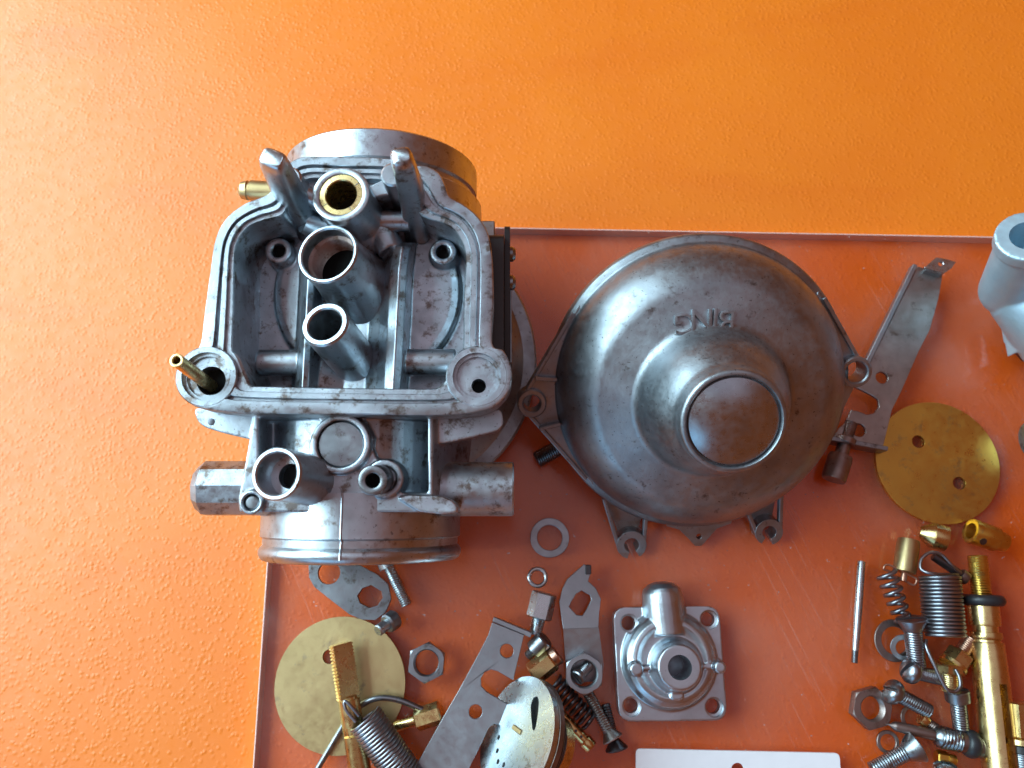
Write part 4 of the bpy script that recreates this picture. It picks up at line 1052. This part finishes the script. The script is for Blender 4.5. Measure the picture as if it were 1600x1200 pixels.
washer('flat_washer', (1398, 1001), 0.6, 0.6, 32, 21, RUST, 'brown flat washer under the blue-grey countersunk screw', (0.03, 0.05))
washer('flat_washer', (1414, 1012), 1.6, 0.6, 20, 12, SHEET, 'grey flat washer resting on the brown flat washer', (0.15, -0.25))
washer('spring_washer', (1388, 1160), 0.02, 0.7, 17.5, 12, RUST, 'small spring washer below the browned hex nut')
screw('countersunk_screw', 'blue-grey countersunk screw pointing down between the two springs', (1424, 966, 7.0), (1433, 1042, 4.4), 14, SPRING, 'csk', 23, 3.0, 0.6, roll=0.2)
screw('pan_head_screw', 'shiny round-headed slotted screw lying sideways under the wire hook', (1416, 1047, 5.2), (1468, 1059, 3.0), 11.5, SPRING, 'pan', 19, 2.2, 0.6, roll=0.8)
screw('pan_head_screw', 'dull round-headed slotted screw slanting beside the browned hex nut', (1388, 1077, 4.0), (1452, 1112, 2.4), 12, STEEL, 'pan', 19, 2.4, 0.62, roll=1.45)
screw('cheese_head_screw', 'cheese-head screw pointing down under the lower hook of the spring', (1495, 1078, 4.6), (1502, 1140, 2.2), 12.5, STEEL, 'cheese', 18, 2.6, 0.6, roll=0.3)
jet('brass_bolt', 'shiny brass hex bolt tilted against the long brass tube', (1487, 1042, 3.8), (1517, 1000, 3.4), [('flange', 'cyl', 3.4, 0.0, .12, None), ('hex_head', 'hex', 3.3, .1, .5, None), ('thread', 'thread', 1.9, .5, 1.0, COPPER)], BRASS, 'bolt')
jet('brass_bolt', 'brass hex bolt pointing down inside the lower wire hook', (1482, 1035, 4.4), (1484, 1080, 3.2), [('hex_head', 'hex', 3.5, 0, .34, None), ('thread', 'thread', 2.2, .3, 1.0, None)], BRASS, 'bolt')
def mixture_screw():
    p0, p1 = at(1384, 1131, 2.8), at(1545, 1169, 3.6); ax = (p1 - p0); s = wr(1470, 1150, 3, 1.0)
    root = thing('mixture_screw', 'pointed mixture screw with thread and black ring in front of the pile', 'needle screw', (p0.x, p0.y, 0.2))
    P = lambda f: p0 + ax * f
    rev(p0, p1, [(0.12, 0), (0.3, .04), (6.5 * s, .08), (7.8 * s, .1), (8.5 * s, .5)], 28).build('needle', RUST, root)
    MB().lathe([(0, 0), (9 * s, 0), (14 * s, .6), (16 * s, 1.4), (0, 1.4)], axis_m(P(.47), P(1)), 28).build('shoulder', STEEL, root)
    MB().thread(P(.52), P(.72), 17 * s, 0.78, 0.34, 28).build('thread', STEEL, root, angle=50)
    rev(p0, p1, [(15 * s, .72), (15 * s, .8)], 28).build('neck', RUST, root)
    M = axis_m(P(.83), P(1)); t = 1.0
    MB().lathe([(14 * s + t * 1.1 * math.cos(k * math.pi / 8), t * 1.6 * math.sin(k * math.pi / 8)) for k in range(16)], M, 36, loop=True).build('rubber_ring', RUBBER, root)
    rev(p0, p1, [(15 * s, .84), (17.5 * s, .855), (18 * s, .97), (16.5 * s, .995), (12 * s, 1.0)], 32).build('head', STEEL, root)
mixture_screw()
jet('small_brass_screw', 'small brass screw partly hidden behind the mixture screw', (1438, 1121, 2.2), (1472, 1144, 1.8), [('head', 'cyl', 1.6, 0, .3, BRASS), ('thread', 'thread', 1.2, .3, 1.0, RUST)], BRASS, 'screw')
screw('countersunk_screw', 'grey countersunk screw at the bottom edge below the spring washer', (1434, 1166, 3.4), (1362, 1204, 2.2), 13, STEEL, 'csk', 24, 3.4, 0.62)
screw('pan_head_screw', 'bright round-headed screw cut off by the bottom edge', (1480, 1197, 4.6), (1474, 1228, 2.0), 11, BRIGHT, 'pan', 19, 2.6, 0.6, roll=0.5)
jet('brass_nipple', 'small dark brass nipple lying under the mixture screw head', (1462, 1182, 1.8), (1492, 1188, 2.0), [('body', 'hex', 1.7, 0, .6, None), ('end', 'cyl', 1.3, .6, 1, None)], BRASS_GOLD, 'nipple')
washer('flat_washer', (1428, 1122), 0.05, 0.5, 20, 14, RUST, 'thin dark washer half under the slanting round-headed screw')
for ob in bpy.data.objects:
    if '_org' in ob: del ob['_org']
